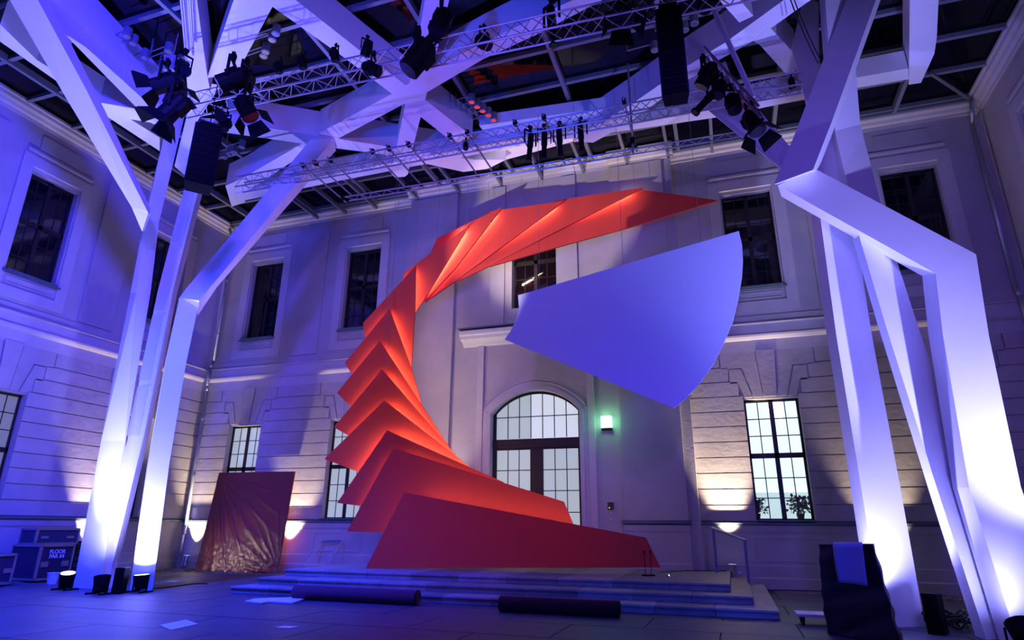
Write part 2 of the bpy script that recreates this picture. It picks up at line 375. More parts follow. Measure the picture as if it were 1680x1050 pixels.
# ------------------------------------------------------------------ windows
def window(idx, T, c, z0, z1, pane_m, detail=True, rec=-.26, rows=(3, 3), cols=2, hw=HW, wmid=None):
    par = obj('window_%d' % idx, None, None, kind='structure'); par.location = T((c, rec, z0))
    L = par.location
    def P(q): return T(q) - L
    fr = .07; mull = .13; trn = .15; zt = z0+(z1-z0)*.525
    mb = MB()
    for a in ((c-hw, z0, c+hw, z0+fr), (c-hw, z1-fr, c+hw, z1), (c-hw, z0, c-hw+fr, z1), (c+hw-fr, z0, c+hw, z1), (c-mull/2, z0, c+mull/2, z1), (c-hw, zt-trn/2, c+hw, zt+trn/2)):
        mb.box((a[0], rec-.05, a[1]), (a[2], rec+.05, a[3]), P)
    mb.build('window_frame', 'frame', par)
    bars = MB()
    for (a, b) in ((c-hw+fr, c-mull/2), (c+mull/2, c+hw-fr)):
        for (e, f), nr in zip(((z0+fr, zt-trn/2), (zt+trn/2, z1-fr)), rows):
            for i in range(1, cols): u = a+(b-a)*i/cols; bars.box((u-.014, rec-.02, e), (u+.014, rec+.02, f), P)
            for j in range(1, nr): z = e+(f-e)*j/nr; bars.box((a, rec-.02, z-.014), (b, rec+.02, z+.014), P)
            if detail:
                for i in range(cols):
                    for j in range(nr):
                        u0, u1 = a+(b-a)*i/cols, a+(b-a)*(i+1)/cols; q0, q1 = e+(f-e)*j/nr, e+(f-e)*(j+1)/nr
                        pm = MB(); pm.box((u0, rec-.006, q0), (u1, rec+.006, q1), P); pm.build('pane', pane_m, par)
    if not detail:
        pm = MB(); pm.box((c-hw, rec-.006, z0), (c+hw, rec+.006, z1), P); pm.build('pane', pane_m, par)
    bars.build('glazing_bars', 'frame', par)
    sl = MB(); sl.box((c-hw, rec+.05, z0-.02), (c+hw, .16, z0+.03), P); sl.build('window_sill', 'flash', par)
    return par
wi = 1
for c, lm in zip(BW, ('frost', 'frost', 'glass_clear', 'frost_bright')):
    window(wi, WB, c, *LOW, lm); wi += 1
    window(wi, WB, c, *UPP, 'glass_dark'); wi += 1
for c, lm in zip(LW, ('frost_amber', 'frost_amber', 'frost_dim', 'frost_dim')):
    window(wi, WL, c, *LOW, lm, c > 10); wi += 1
    window(wi, WL, c, *UPP, 'glass_dark', c > 10); wi += 1
for c in RWn:
    window(wi, WR, c, *LOW, 'frost_dim', False); wi += 1
    window(wi, WR, c, *UPP, 'glass_dark', c > 15); wi += 1
window(wi, WB, DC, 9.2, 12.75, 'glass_dark', rec=.1, hw=HW+.05); wi += 1
# amber lamp glow seen in the first lower window of the left wall
# bright room behind the right lower window, with plants on its sill
mb = MB(); mb.box((.2, D+1.6, 1.2), (2.8, D+1.65, 6.2)); room = mb.build('interior_wall', 'interior', kind='structure')
mb = MB(); mb.box((.2, D+1.52, 1.2), (2.8, D+1.6, 2.75)); mb.build('interior_dim_band', 'interior_low', room)  # band of weaker glow on the wall, not a shelf
def plant(label, c, z0, h, seed):
    rnd = random.Random(seed)
    t = thing('potted_plant', label, 'plant', (c[0], c[1], z0), 'plants inside the lit window')
    mb = MB(); mb.rod((0, 0, 0), (0, 0, .16), .09, 12, .12); mb.build('pot', 'black', t)
    mb = MB()
    for i in range(7): mb.rod((0, 0, .1), (rnd.uniform(-.25, .25), rnd.uniform(-.1, .1), h*rnd.uniform(.5, .9)), .008, 5)
    mb.build('stem', 'leaf', t)
    mb = MB()
    for i in range(240):
        a = rnd.uniform(0, 6.28); rr = rnd.uniform(0, .32); p = Vector((rr*math.cos(a), rr*math.sin(a)*.5, .22+(h-.2)*rnd.random()))
        d = Vector((rnd.uniform(-1, 1), rnd.uniform(-1, 1), rnd.uniform(-1, 1))).normalized(); e = d.cross(Vector((rnd.random(), rnd.random(), 1))).normalized()
        L = rnd.uniform(.08, .15)
        mb.add([p, p+d*L*.5+e*L*.35, p+d*L, p+d*L*.5-e*L*.35], [(0, 1, 2, 3)])
    f = mb.build('foliage', 'leaf', t, kind='stuff')
plant('bushy potted plant at the right inside the bright lower window', (1.95, D+.55, 1.92), 0, .62, 3)
plant('smaller potted plant cut off at the left edge inside the bright lower window', (.72, D+.55, 1.92), 0, .55, 5)
for o in list(COL.objects):
    if o.name.startswith('potted_plant'): o.location.z = 1.92
mb = MB(); mb.box((.4, D+.4, 1.86), (2.6, D+.8, 1.92)); mb.build('interior_sill', 'board', room)
# ------------------------------------------------------------------ door
def make_door():
    par = obj('door_1', None, None, kind='structure'); rec = .10
    par.location = WB((DC, rec, .48)); L = par.location
    def P(q): return WB(q)-L
    u0, u1 = DOOR[0], DOOR[1]; fr = .11; ztr0, ztr1 = 4.20, 4.50
    mb = MB()
    mb.box((u0, rec-.06, .48), (u0+fr, rec+.06, arch_z(u0+fr*.5)+.02), P); mb.box((u1-fr, rec-.06, .48), (u1, rec+.06, arch_z(u1-fr*.5)+.02), P)
    mb.box((u0, rec-.08, ztr0), (u1, rec+.10, ztr1), P)
    n = 20
    for i in range(n):
        a, b = u0+(u1-u0)*i/n, u0+(u1-u0)*(i+1)/n; za, zb = arch_z(a), arch_z(b)
        mb.hexa([P((a, rec-.06, za-.08)), P((b, rec-.06, zb-.08)), P((b, rec+.06, zb-.08)), P((a, rec+.06, za-.08)), P((a, rec-.06, za+.03)), P((b, rec-.06, zb+.03)), P((b, rec+.06, zb+.03)), P((a, rec+.06, za+.03))])
    mb.build('door_frame', 'frame', par)
    # fanlight: seven panes wide, two high
    zf0 = ztr1+.03; zmid = zf0+.74
    bars = MB(); a, b = u0+fr, u1-fr
    for i in range(1, 7):
        u = a+(b-a)*i/7; bars.box((u-.015, rec-.02, zf0), (u+.015, rec+.02, arch_z(u)-.06), P)
    bars.box((a, rec-.02, zmid-.015), (b, rec+.02, zmid+.015), P); bars.build('glazing_bars', 'frame', par)
    for i in range(7):
        ua, ub = a+(b-a)*i/7, a+(b-a)*(i+1)/7
        pm = MB(); pm.box((ua, rec-.006, zf0-.03), (ub, rec+.006, zmid), P); pm.build('pane', 'frost_bright' if i > 2 else 'frost', par)
        pm = MB(); pm.prism([P((ua, rec-.006, zmid)), P((ub, rec-.006, zmid)), P((ub, rec-.006, arch_z(ub)-.03)), P(((ua+ub)/2, rec-.006, arch_z((ua+ub)/2)-.03)), P((ua, rec-.006, arch_z(ua)-.03))], WB.n*.012)
        pm.build('pane', 'frost_bright' if i > 2 else 'frost', par)
    for s in (-1, 1):
        e0, e1 = (u0+fr, DC) if s < 0 else (DC, u1-fr)
        lf = MB(); st = .05
        inn = .23
        ia, ib = (e0+.03, e1-inn) if s < 0 else (e0+inn, e1-.03)
        lf.box((e0, rec-.04, .48), (ia, rec+.04, ztr0), P); lf.box((ib, rec-.04, .48), (e1, rec+.04, ztr0), P)
        lf.box((ia, rec-.04, .48), (ib, rec+.04, 1.42), P); lf.box((ia, rec-.04, ztr0-.06), (ib, rec+.04, ztr0), P)
        z0, z1, nr = 1.42, ztr0-.06, 4
        leaf = lf.build('door_leaf', 'frame', par)
        bars = MB()
        for i in range(1, 3): u = ia+(ib-ia)*i/3; bars.box((u-.014, rec-.02, z0), (u+.014, rec+.02, z1), P)
        for j in range(1, nr): z = z0+(z1-z0)*j/nr; bars.box((ia, rec-.02, z-.014), (ib, rec+.02, z+.014), P)
        bars.build('glazing_bars', 'frame', leaf)
        for i in range(3):
            for j in range(nr):
                pm = MB(); pm.box((ia+(ib-ia)*i/3, rec-.006, z0+(z1-z0)*j/nr), (ia+(ib-ia)*(i+1)/3, rec+.006, z0+(z1-z0)*(j+1)/nr), P); pm.build('pane', 'frost', leaf)
make_door()
# ------------------------------------------------------------------ floor: slabs, cobble margin, steps
mb = MB(); mb.box((XL-.5, YB-.3, -.25), (XR+.5, D+2.5, -.03)); floor = mb.build('floor', 'ground', kind='structure')
slab_me = None
mbs = MB(); mbs.box((-1.24, -.74, -.05), (1.24, .74, 0)); slab_me = mbs.mesh('floor_slab', 'slab')
y = 19.3-.75; row = 0
while y > -1:
    x = XL+.6 + (1.25 if row % 2 else 0); nxt = x
    while nxt < XR+1.0:
        if True:
            o = obj('floor_slab', slab_me, floor); o.location = (nxt, y, random.uniform(-.002, .002))
        nxt += 2.5
    y -= 1.5; row += 1
mb = MB(); mb.box((XL, YB, -.05), (XR, -.9, -.001)); mb.build('floor_field', 'slab', floor)
cb = MB()
def cobbles(u0, u1, v0, v1, s=.125, flip=False):
    v = v0; k = 0
    while v < v1-.04:
        u = u0+(s/2 if k % 2 else 0)
        while u < u1:
            h = random.uniform(.0, .022); g = .012; t = random.uniform(-.01, .01)
            a = (u+g, v+g+t, -.04); b = (u+s-g, v+s-g+t, h)
            if flip: a, b = (a[1], a[0], a[2]), (b[1], b[0], b[2])
            cb.box(a, b)
            u += s*random.uniform(.95, 1.15)
        v += s; k += 1
cobbles(XL+.2, -12.3, 19.32, D-.1); cobbles(.9, XR-.2, 19.32, D-.1)
cobbles(9., 19.3, XL+.15, XL+1.35, flip=True)
cb.build('cobble_margin', 'cobble', floor, kind='stuff')
# steps of the landing
steps = thing('stone_landing', 'broad three-stepped stone landing in front of the arched door', 'steps', (-5.8, 17, 0))
def step_row(x0, x1, yf, yb, z0, z1, n):
    w = (x1-x0)/n
    for i in range(n):
        a, b = x0+w*i+.004, x0+w*(i+1)-.004
        mb = MB(); mb.box((a, yf, z1-.05), (b, yb, z1)); mb.box((a, yf+.035, z0), (b, yb, z1-.05))
        mb = local(mb, steps.location); o = mb.build('step_block', 'step_dark' if random.random() < .35 else 'step', steps); bevel(o, .008, 1)
step_row(-12.08, .68, 13.80, 20.3, 0, .16, 11); step_row(-11.90, .26, 14.55, 20.3, .16, .32, 10); step_row(-11.75, -.18, 15.42, 20.33, .32, .48, 9)
# ------------------------------------------------------------------ roof: glass, bars, ceiling
ZG = 14.85
ceil = obj('ceiling', None, None, kind='structure'); ceil.location = (0, 0, ZG)
PYS = [-7+1.53*i for i in range(0)] + [D-.45-1.53*i for i in range(0, 18)]
RXS = [XL+.05, -19.2, -16.1, -13.0, -9.9, -6.8, -3.71, -.6, 2.6, 6.3, XR-.05]
for yy in PYS:
    mb = MB(); mb.box((XL, yy-.06, -.14), (XR, yy+.06, .0)); mb.build('roof_purlin', 'steel', ceil)
for xx in RXS:
    mb = MB(); mb.box((xx-.06, YB, -.22), (xx+.06, D, -.0)); mb.build('roof_rafter', 'steel', ceil)
for (a, b) in (((6.9, 18.6), (8.5, 20.4)),):
    mb = MB(); mb.rod((a[0], a[1], -.2), (b[0], b[1], -.25), .05); mb.build('roof_brace', 'steel', ceil)
for i in range(len(RXS)-1):
    for j in range(len(PYS)-1):
        x0, x1 = RXS[i]+.05, RXS[i+1]-.05
        mb = MB(); mb.box((x0, PYS[j+1]+.05, .0), (x1, PYS[j]-.05, .03)); mb.build('roof_pane', 'glass_roof', ceil)
mb = MB(); mb.box((XL, D-.42, -.2), (XR, D+.3, .1)); mb.build('roof_edge_gutter', 'flash', ceil)
mb = MB(); mb.box((XL-.3, YB, -.2), (XL+.3, D, .1)); mb.build('roof_edge_gutter', 'flash', ceil)
mb = MB(); mb.box((XR-.3, YB, -.2), (XR+.3, D, .1)); mb.build('roof_edge_gutter', 'flash', ceil)

# ------------------------------------------------------------------ white steel structure
def P3(n, d=None):
    """node given as (px, py, forward distance)"""
    return Pd(*n)
def beam(parent, name, nodes, floor_first=False, m='white', loc=None, ref=None):
    """box beam through nodes; each node lists three visible edges L, M, R in space; the fourth is hidden behind"""
    rings = []
    for L, Mm, R in nodes:
        L, Mm, R = P3(L), P3(Mm), P3(R); rings.append([L, Mm, R, L+R-Mm])
    if ref is not None:          # keep the long edges parallel, starting from the section at node ref
        for i in list(range(ref+1, len(rings)))+list(range(ref-1, -1, -1)):
            j = i-1 if i > ref else i+1; dv = (rings[i][1]-rings[j][1]).normalized()
            for e, nd in ((0, nodes[i][0]), (2, nodes[i][2])):
                q = rings[j][e]; rr = ray(nd[0], nd[1]).normalized(); w0 = q-C0; bb = dv.dot(rr); t = (bb*rr.dot(w0)-dv.dot(w0))/(1-bb*bb)
                rings[i][e] = q+dv*t
            rings[i][3] = rings[i][0]+rings[i][2]-rings[i][1]
    if floor_first:
        r0, r1 = rings[0], rings[1]; nr = []
        for a, b in zip(r0, r1):
            t = (0.0-a.z)/(b.z-a.z); nr.append(a+(b-a)*t)
        rings[0] = nr
    mb = MB(); k = 0
    for r in rings: mb.v += r
    n = len(rings)
    for i in range(n-1):
        for j in range(4):
            q = (j+1) % 4; mb.f.append([4*i+j, 4*i+q, 4*i+4+q, 4*i+4+j]); mb.mi.append(0)
    mb.f.append([0, 3, 2, 1]); mb.mi.append(0); mb.f.append([4*n-4, 4*n-3, 4*n-2, 4*n-1]); mb.mi.append(0)
    if loc is not None: local(mb, loc)
    o = mb.build(name, m, parent); return o
ZB = 13.7
def girder(parent, name, quad, z=ZB, h=.95, m='white', loc=None):
    """roof girder: underside given by four points on the level z, sides rise by h"""
    pts = [Pz(x, y, z) for x, y in quad]
    mb = MB(); mb.prism(pts, (0, 0, h))
    if loc is not None: local(mb, loc)
    return mb.build(name, m, parent)
def leg(parent, nodes, dtop, oL, oR, loc, d0=None, ref=None, more=()):
    """leg from the floor: only the end distances are given, the nodes between lie on the straight line"""
    M0, M1 = nodes[0][1], nodes[-1][1]
    d0 = d0 or depth(Pz(*M0, 0)); out = []
    for L, Mm, R in nodes:
        t = (M0[1]-Mm[1])/(M0[1]-M1[1]); d = 1/((1-t)/d0+t/dtop)
        out.append(((*L, d+oL), (*Mm, d), (*R, d+oR)))
    out += list(more)
    return beam(parent, 'leg', out, True, loc=loc, ref=ref), out
# ---- left column
tl = thing('branching_column', 'white branching steel column of three leaning legs at the left', 'column', (-14.9, 13.3, 0))
TL = tl.location
leg(tl, [((117, 978), (163, 967), (190, 962)), ((166, 723), (205, 723), (207, 723)), ((214, 480), (224, 480), (247, 480)),
         ((236, 360), (238, 360), (261, 364)), ((267, 231), (268, 231), (292, 235)), ((283, 165), (285, 165), (308, 168))], 19.3, .35, .6, TL)
_, L2 = leg(tl, [((160, 962), (176, 962), (191, 958)), ((206, 723), (236, 715), (242, 726)), ((258, 480), (283, 480), (296, 483)),
         ((307, 291), (329, 298), (335, 306)), ((321, 190), (352, 195), (358, 200))], 19.2, .35, .5, TL, 16.6, ref=3)
leg(tl, [((205, 970), (213, 970), (249, 968)), ((234, 766), (242, 766), (284, 758)), ((271, 594), (272, 594), (309, 600)), ((294, 489), (295, 489), (327, 493))], 17.75, .5, .12, TL, ref=3)
beam(tl, 'branch', [((294, 489, 17.8), (327, 493, 17.6), (325, 517, 18.0)), ((305, 474, 17.9), (341, 476, 17.75), (355, 472, 18.2)), ((515, 222, 20.6), (548, 227, 20.4), (551, 247, 20.9))], loc=TL)
# long branch from the front leg towards the upper left
beam(tl, 'branch', [((233, 380, 17.6), (243, 350, 17.3), (247, 350, 18.2)), ((216, 340, 17.2), (242, 347, 17.0), (247, 342, 18.0)),
                    ((105, 155, 15.6), (143, 150, 15.4), (173, 183, 16.2)), ((16, 0, 14.5), (62, 0, 14.3), (80, 0, 15.0)), ((-40, -95, 14.0), (10, -95, 13.8), (30, -95, 14.5))], loc=TL)
# stub and node block over the left column
beam(tl, 'node_stub', [((286, 272, 19.4), (287, 272, 19.35), (303, 287, 19.4)), ((306, 190, 19.1), (307, 190, 19.0), (323, 200, 19.0)), ((309, 130, 18.6), (312, 130, 18.4), (362, 140, 18.6))], loc=TL)
# recessed cover plates on the middle leg
def plate(px, d):
    mb = MB(); pts = [Pd(x, y, dd) for (x, y), dd in zip(px, d)]
    n = (pts[1]-pts[0]).cross(pts[2]-pts[1]).normalized()
    if n.dot(pts[0]-C0) > 0: n = -n
    mb.prism([p+n*.0 for p in pts], n*.03); local(mb, TL); mb.build('cover_plate', 'panelmesh', tl)
def leg2(t):     # L and M edges of the middle leg at pixel height t
    def lerp(a, b, y): k = (y-a[1])/(b[1]-a[1]); return (a[0]+(b[0]-a[0])*k, y, a[2]+(b[2]-a[2])*k)
    Ls = [L2[i][0] for i in (1, 2, 3)]; Ms = [L2[i][1] for i in (1, 2, 3)]
    L = lerp(Ls[0], Ls[1], t) if t > 480 else lerp(Ls[1], Ls[2], t); Mm = lerp(Ms[0], Ms[1], t) if t > 480 else lerp(Ms[1], Ms[2], t)
    return L, Mm
for ya, yb in ((298, 397), (406, 510), (519, 624), (634, 715)):
    La, Ma = leg2(ya); Lb, Mb = leg2(yb)
    f = lambda A, B, k: (A[0]+(B[0]-A[0])*k, A[1]+(B[1]-A[1])*k, A[2]+(B[2]-A[2])*k)
    q = [f(La, Ma, .07), f(La, Ma, .82), f(Lb, Mb, .82), f(Lb, Mb, .07)]
    q = [(x, y, d) for x, y, d in q]
    plate([(x, y) for x, y, d in q], [d for x, y, d in q])
# ---- right column
tr = thing('branching_column', 'white branching steel column of three leaning legs at the right, one leg kinked', 'column', (3.0, 12.8, 0)); TR = tr.location
leg(tr, [((1432, 1030), (1449, 1030), (1518, 1033)), ((1395.7, 800), (1413, 800), (1477, 800)),
         ((1356, 550), (1372, 550), (1433, 550)), ((1340, 358), (1346, 358), (1400, 358)), ((1340, 180), (1344, 180), (1384, 180))], 15.0, .6, .15, TR, ref=1)
leg(tr, [((1588.6, 1050), (1618.6, 1050), (1696, 1048)), ((1513, 800), (1537, 800), (1599, 800)),
         ((1432, 530), (1452, 530), (1503, 530)), ((1400, 396), (1412, 396), (1461, 396)), ((1368, 214), (1370, 215), (1392, 210))], 14.5, .45, .3, TR, ref=3, more=[((1343, 0, 15.6), (1354, 0, 15.3), (1385, 0, 15.6)), ((1335, -60, 16.0), (1346, -60, 15.7), (1378, -60, 16.0))])
leg(tr, [((1650, 1060), (1672, 1060), (1697, 1060)), ((1573, 800), (1590, 800), (1650, 800)),
         ((1523, 550), (1547, 550), (1619, 550)), ((1513, 453), (1535, 448.6), (1601.4, 417))], 12.3, .5, .12, TR, ref=3)
beam(tr, 'branch', [((1513, 453, 12.8), (1535, 448.6, 12.3), (1601.4, 417, 12.42)), ((1281, 324, 14.2), (1276, 304, 13.8), (1334, 278.6, 13.75))], loc=TR, ref=0)
beam(tr, 'branch', [((1276, 304, 13.6), (1334, 278.6, 13.4), (1336, 279, 14.1)), ((1304, 220, 14.1), (1366, 196, 13.9), (1374, 197, 14.6)), ((1383, 0, 15.3), (1437, 0, 15.1), (1449, 0, 15.6)), ((1412, -80, 16.0), (1463, -80, 15.8), (1474, -80, 16.2))], loc=TR, ref=1)
beam(tr, 'branch', [((1286, 281, 14.6), (1287, 281, 14.5), (1304, 250, 14.4)), ((1131, 157, 17.0), (1132, 157, 16.9), (1200, 127, 16.9)), ((1110, 140, 17.2), (1111, 140, 17.1), (1190, 100, 17.1))], loc=TR)
beam(tr, 'branch', [((1323, 175, 15.6), (1324, 175, 15.3), (1358, 185, 15.4)), ((1298, 80, 16.3), (1299, 80, 16.0), (1344, 98, 16.1)), ((1317, 0, 16.6), (1318, 0, 16.3), (1343, 0, 16.5)), ((1330, -60, 16.8), (1331, -60, 16.5), (1352, -60, 16.7))], loc=TR)
# ---- roof girders (one welded grid)
gg = thing('girder_grid', 'white crossing steel roof girders under the dark glass roof', 'roof structure', (-6, 13, ZB)); GG = gg.location
gcount = [0]
def G(quad, z=ZB, h=.95):
    gcount[0] += 1; girder(gg, 'girder', quad, z-.007*gcount[0], h, loc=GG)
G([(775, 224), (746, 236), (643, 154), (564, 94), (447, 11), (418, -12), (470, -12), (594, 86), (666, 140), (700, 166)])
G([(521, 220), (643, 154), (710, 113), (793, 70), (985, -22), (1045, -30), (1000, -6), (880, 57), (793, 97), (703, 150), (666, 169), (557, 226)])
G([(702, -28), (686, 64), (671, 140), (651, 240), (643, 286), (648, 291), (664, 290), (669, 286), (677, 243), (697, 166), (737, 0), (744, -28)])
G([(550, 227), (654, 243), (780, 262), (830, 262), (800, 277), (760, 282), (626, 253), (550, 243)])
G([(367, 203), (440, 210), (521, 223), (557, 226), (550, 243), (506, 237), (366, 217)])
G([(521, 224), (548, 228), (490, 258), (400, 318), (402, 332), (380, 339), (370, 305), (397, 293), (497, 235)])
G([(71, 20), (76, 0), (90, 0), (265, 175), (262, 205), (250, 203)], ZB-.1, 1.1)
G([(150, 166), (250, 183), (262, 203), (240, 200), (163, 187)])
G([(0, 40), (60, 98), (262, 226), (262, 248), (177, 192), (0, 68)], ZB+.1, .8)
G([(391, -22), (340, 128), (389, 120), (447, 11), (462, -20)])
G([(295, -22), (309, 165), (345, 150), (340, 123), (320, -22)], ZB, .95)
G([(1340, -22), (1286, 0), (1191, 69), (1123, 111), (1037, 170), (940, 232), (973, 234), (1023, 207), (1100, 152), (1177, 100), (1236, 67), (1317, 9), (1362, -22)])
G([(1236, 67), (1247, 74), (1290, 122), (1303, 118), (1310, 95), (1262, 44)])
G([(1160, -22), (1213, 37), (1236, 26), (1195, -22)])
G([(1493, -30), (1491, 139), (1511, 136), (1533, 88), (1537, 60), (1541, -30)], ZB, .9)
G([(386, 318), (560, 283), (850, 228), (1180, 178), (1403, 128), (1490, 112), (1491, 130), (1396, 146), (1180, 192), (850, 240), (560, 296), (396, 330)], ZB, .6)
G([(786, 206), (830, 262), (1040, 205), (1040, 168), (985, 178)], ZB+.5, .4)
for px, w in ((446, 0), (497, 0), (552, 0), (630, 0), (705, 0), (782, 0), (855, 0), (930, 0), (1010, 0), (1085, 0), (1165, 0), (1240, 0)):
    a = Pz(px, 300-(px-500)*.18, ZB+.5)
    mb = MB(); mb.box((a.x-.05, 17.6, 14.35), (a.x+.05, D-.3, 14.5)); local(mb, GG); mb.build('edge_rafter', 'steel', gg)

# ------------------------------------------------------------------ sculpture
sc = thing('fanned_panel_sculpture', 'tall red sickle-shaped sculpture of fanned overlapping panels with glowing edges', 'sculpture', (-6.2, 17.2, .48)); SL = sc.location
# outline in order A (peak), right points..., hidden point, lower left..., with distance of the peak plane
PAN = [
 ([(663, 808), (1060, 882), (1084, 931), (600, 932)],),
 ([(645, 735), (925, 823), (941, 861), (945, 878), (628, 874), (569, 872)],),
 ([(635, 706), (826, 791), (812, 846), (591, 830), (553, 825)],),
 ([(630.5, 657), (768, 764), (742, 802), (587, 774), (532, 753)],),
 ([(626.7, 605.7), (747, 746), (705, 762), (570.5, 714), (547.6, 701)],),
 ([(623, 559), (738, 735), (690, 735), (574, 666), (552.8, 644.4)],),
 ([(639, 506.7), (673, 598), (691, 659), (655, 655), (576, 612), (565.7, 595)],),
 ([(682, 436), (681, 505), (674.5, 606), (650, 600), (599, 553), (595, 530.5)],),
 ([(770, 369.5), (697, 490), (681, 513), (672, 520), (660, 463), (663, 447)],),
 ([(823.5, 340), (746, 441), (697, 494), (692, 470), (707, 414), (717, 390.5)],),
 ([(925.5, 329.5), (831, 399), (748, 460), (697, 496), (715, 462), (770, 385), (801, 347)],),
 ([(1054.5, 308), (900, 386), (803, 436), (746, 463), (760, 440), (850, 372), (913, 328.6)],),
 ([(1178.6, 328.5), (1043, 370), (915, 405), (803, 437), (850, 405), (960, 345), (1000, 327), (1052, 311)],),
]
def panel_frames():
    out = []
    for k, (px,) in enumerate(PAN):
        a, r, b = px[0], px[-1] if k else px[2], px[-1]
        Ya = 17.12+.16*min(k, 7)+.33*max(0, k-7); Yr = 17.95+.10*k; Yb = Ya-.15
        if k == 0: A, R, B = Py(*px[0], 16.8), Py(*px[2], 17.7), Py(*px[3], 16.7)
        else:
            ri = {1: 2, 2: 1, 3: 1, 4: 1, 5: 1, 6: 2, 7: 2, 8: 2, 9: 2, 10: 3, 11: 3, 12: 3}[k]
            A, R, B = Py(*px[0], Ya), Py(*px[ri], Yr), Py(*px[-1], Yb)
        n = (R-A).cross(B-A).normalized()
        if n.y > 0: n = -n            # towards the viewer's side
        out.append((A, R, B, n, [plane_pt(x, y, A, n) for x, y in px]))
    return out
PF = panel_frames()
for k, (A, R, B, n, pts) in enumerate(PF):
    if k == 0:
        pts = [Vector((p.x, p.y, max(p.z, .482))) for p in pts]
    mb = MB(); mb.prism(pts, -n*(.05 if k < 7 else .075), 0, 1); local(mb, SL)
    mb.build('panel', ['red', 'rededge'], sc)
# strips of lamps behind each panel's free edges wash the next panel
STRIP = (1.0, .80, .62)
def edge_strip(k, p, q, power, inset=.16, cen=None):
    power *= 2.2 if k >= 8 else (.65 if k < 2 else .95)
    A, R, B, n, pts = PF[k]; c = sum(pts, Vector())/len(pts)
    a, b = pts[p], pts[q]; d = (b-a).normalized(); inn = (c-(a+b)/2); inn = (inn-d*inn.dot(d)).normalized()
    mid = (a+b)/2+inn*inset-n*(.09 if k < 8 else .11); L = (b-a).length*.86
    l = bpy.data.lights.new('edge_strip_light', 'AREA'); l.shape = 'RECTANGLE'; l.size = L; l.size_y = .05; l.energy = power*L*.22; l.color = STRIP
    o = bpy.data.objects.new('edge_strip_light', l); COL.objects.link(o)
    z = (inn*.75+n*.55).normalized() if k < 8 else (inn*.45+n*.9).normalized()             # lamp's back; it shines outwards and onto the next panel
    x = d; yv = z.cross(x).normalized(); x = yv.cross(z).normalized()
    o.matrix_world = Matrix(((x.x, yv.x, z.x, mid.x), (x.y, yv.y, z.y, mid.y), (x.z, yv.z, z.z, mid.z), (0, 0, 0, 1)))
    mb = MB(); m0 = mid+n*.02; mb.rod(m0-d*L/2+inn*.03, m0+d*L/2+inn*.03, .014, 6); local(mb, SL); mb.build('lamp_strip', 'board', sc)
for k, p, q, e in ((0, 0, 1, 14), (0, 3, 0, 5), (1, 0, 1, 6), (1, 5, 0, 8), (2, 0, 1, 26), (2, 4, 0, 22), (3, 0, 1, 26), (3, 4, 0, 12), (4, 0, 1, 26), (4, 4, 0, 12),
                   (5, 0, 1, 26), (5, 4, 0, 12), (6, 0, 2, 30), (6, 5, 0, 12), (7, 0, 2, 30), (7, 5, 0, 10), (8, 0, 1, 34), (9, 0, 2, 34), (10, 0, 2, 34), (11, 0, 2, 34)):
    edge_strip(k, p, q, e)
for (x, y), k in (((680, 437), 7), ((639, 507), 6), ((627, 605), 5), ((630, 657), 4), ((765, 370), 8), ((1041, 309), 11), ((801, 347), 10), ((717, 391), 9), ((855, 338), 10), ((1120, 320), 12)):
    p = plane_pt(x, y+2, PF[k][0], PF[k][3])-PF[k][3]*.02
    mb = MB(); mb.rod(p, (p.x, p.y, 13.9), .006, 5); local(mb, SL); mb.build('hanging_wire', 'alu', sc)
# white sail panel, lit blue
sail_px = [(850, 484.5), (851.5, 507), (845, 529), (837, 544), (828, 557), (1105, 669), (1122, 656), (1147, 630), (1170, 597), (1187, 563), (1202, 527), (1211, 490), (1217, 453), (1218.5, 427), (1217, 400), (1212, 379)]
sa = thing('sail_panel', 'large white fan-shaped sail panel hanging by wires, lit blue, right of the red sculpture', 'panel', tuple(Py(1000, 520, 15.6))); S_L = sa.location
A = Py(850, 484, 15.9); Bp = Py(1212, 379, 15.0); Cp = Py(1105, 669, 15.5); nn = (Bp-A).cross(Cp-A).normalized()
if nn.y > 0: nn = -nn
pts = [plane_pt(x, y, A, nn) for x, y in sail_px]
mb = MB(); mb.prism(pts, -nn*.05); local(mb, S_L); mb.build('sail_sheet', 'sail', sa)
for x, y in ((884, 473), (1022, 434), (1150, 398)):
    p = plane_pt(x, y, A, nn)-nn*.025
    mb = MB(); mb.rod(p, (p.x, p.y, 13.9), .006, 5); local(mb, S_L); mb.build('hanging_wire', 'alu', sa)

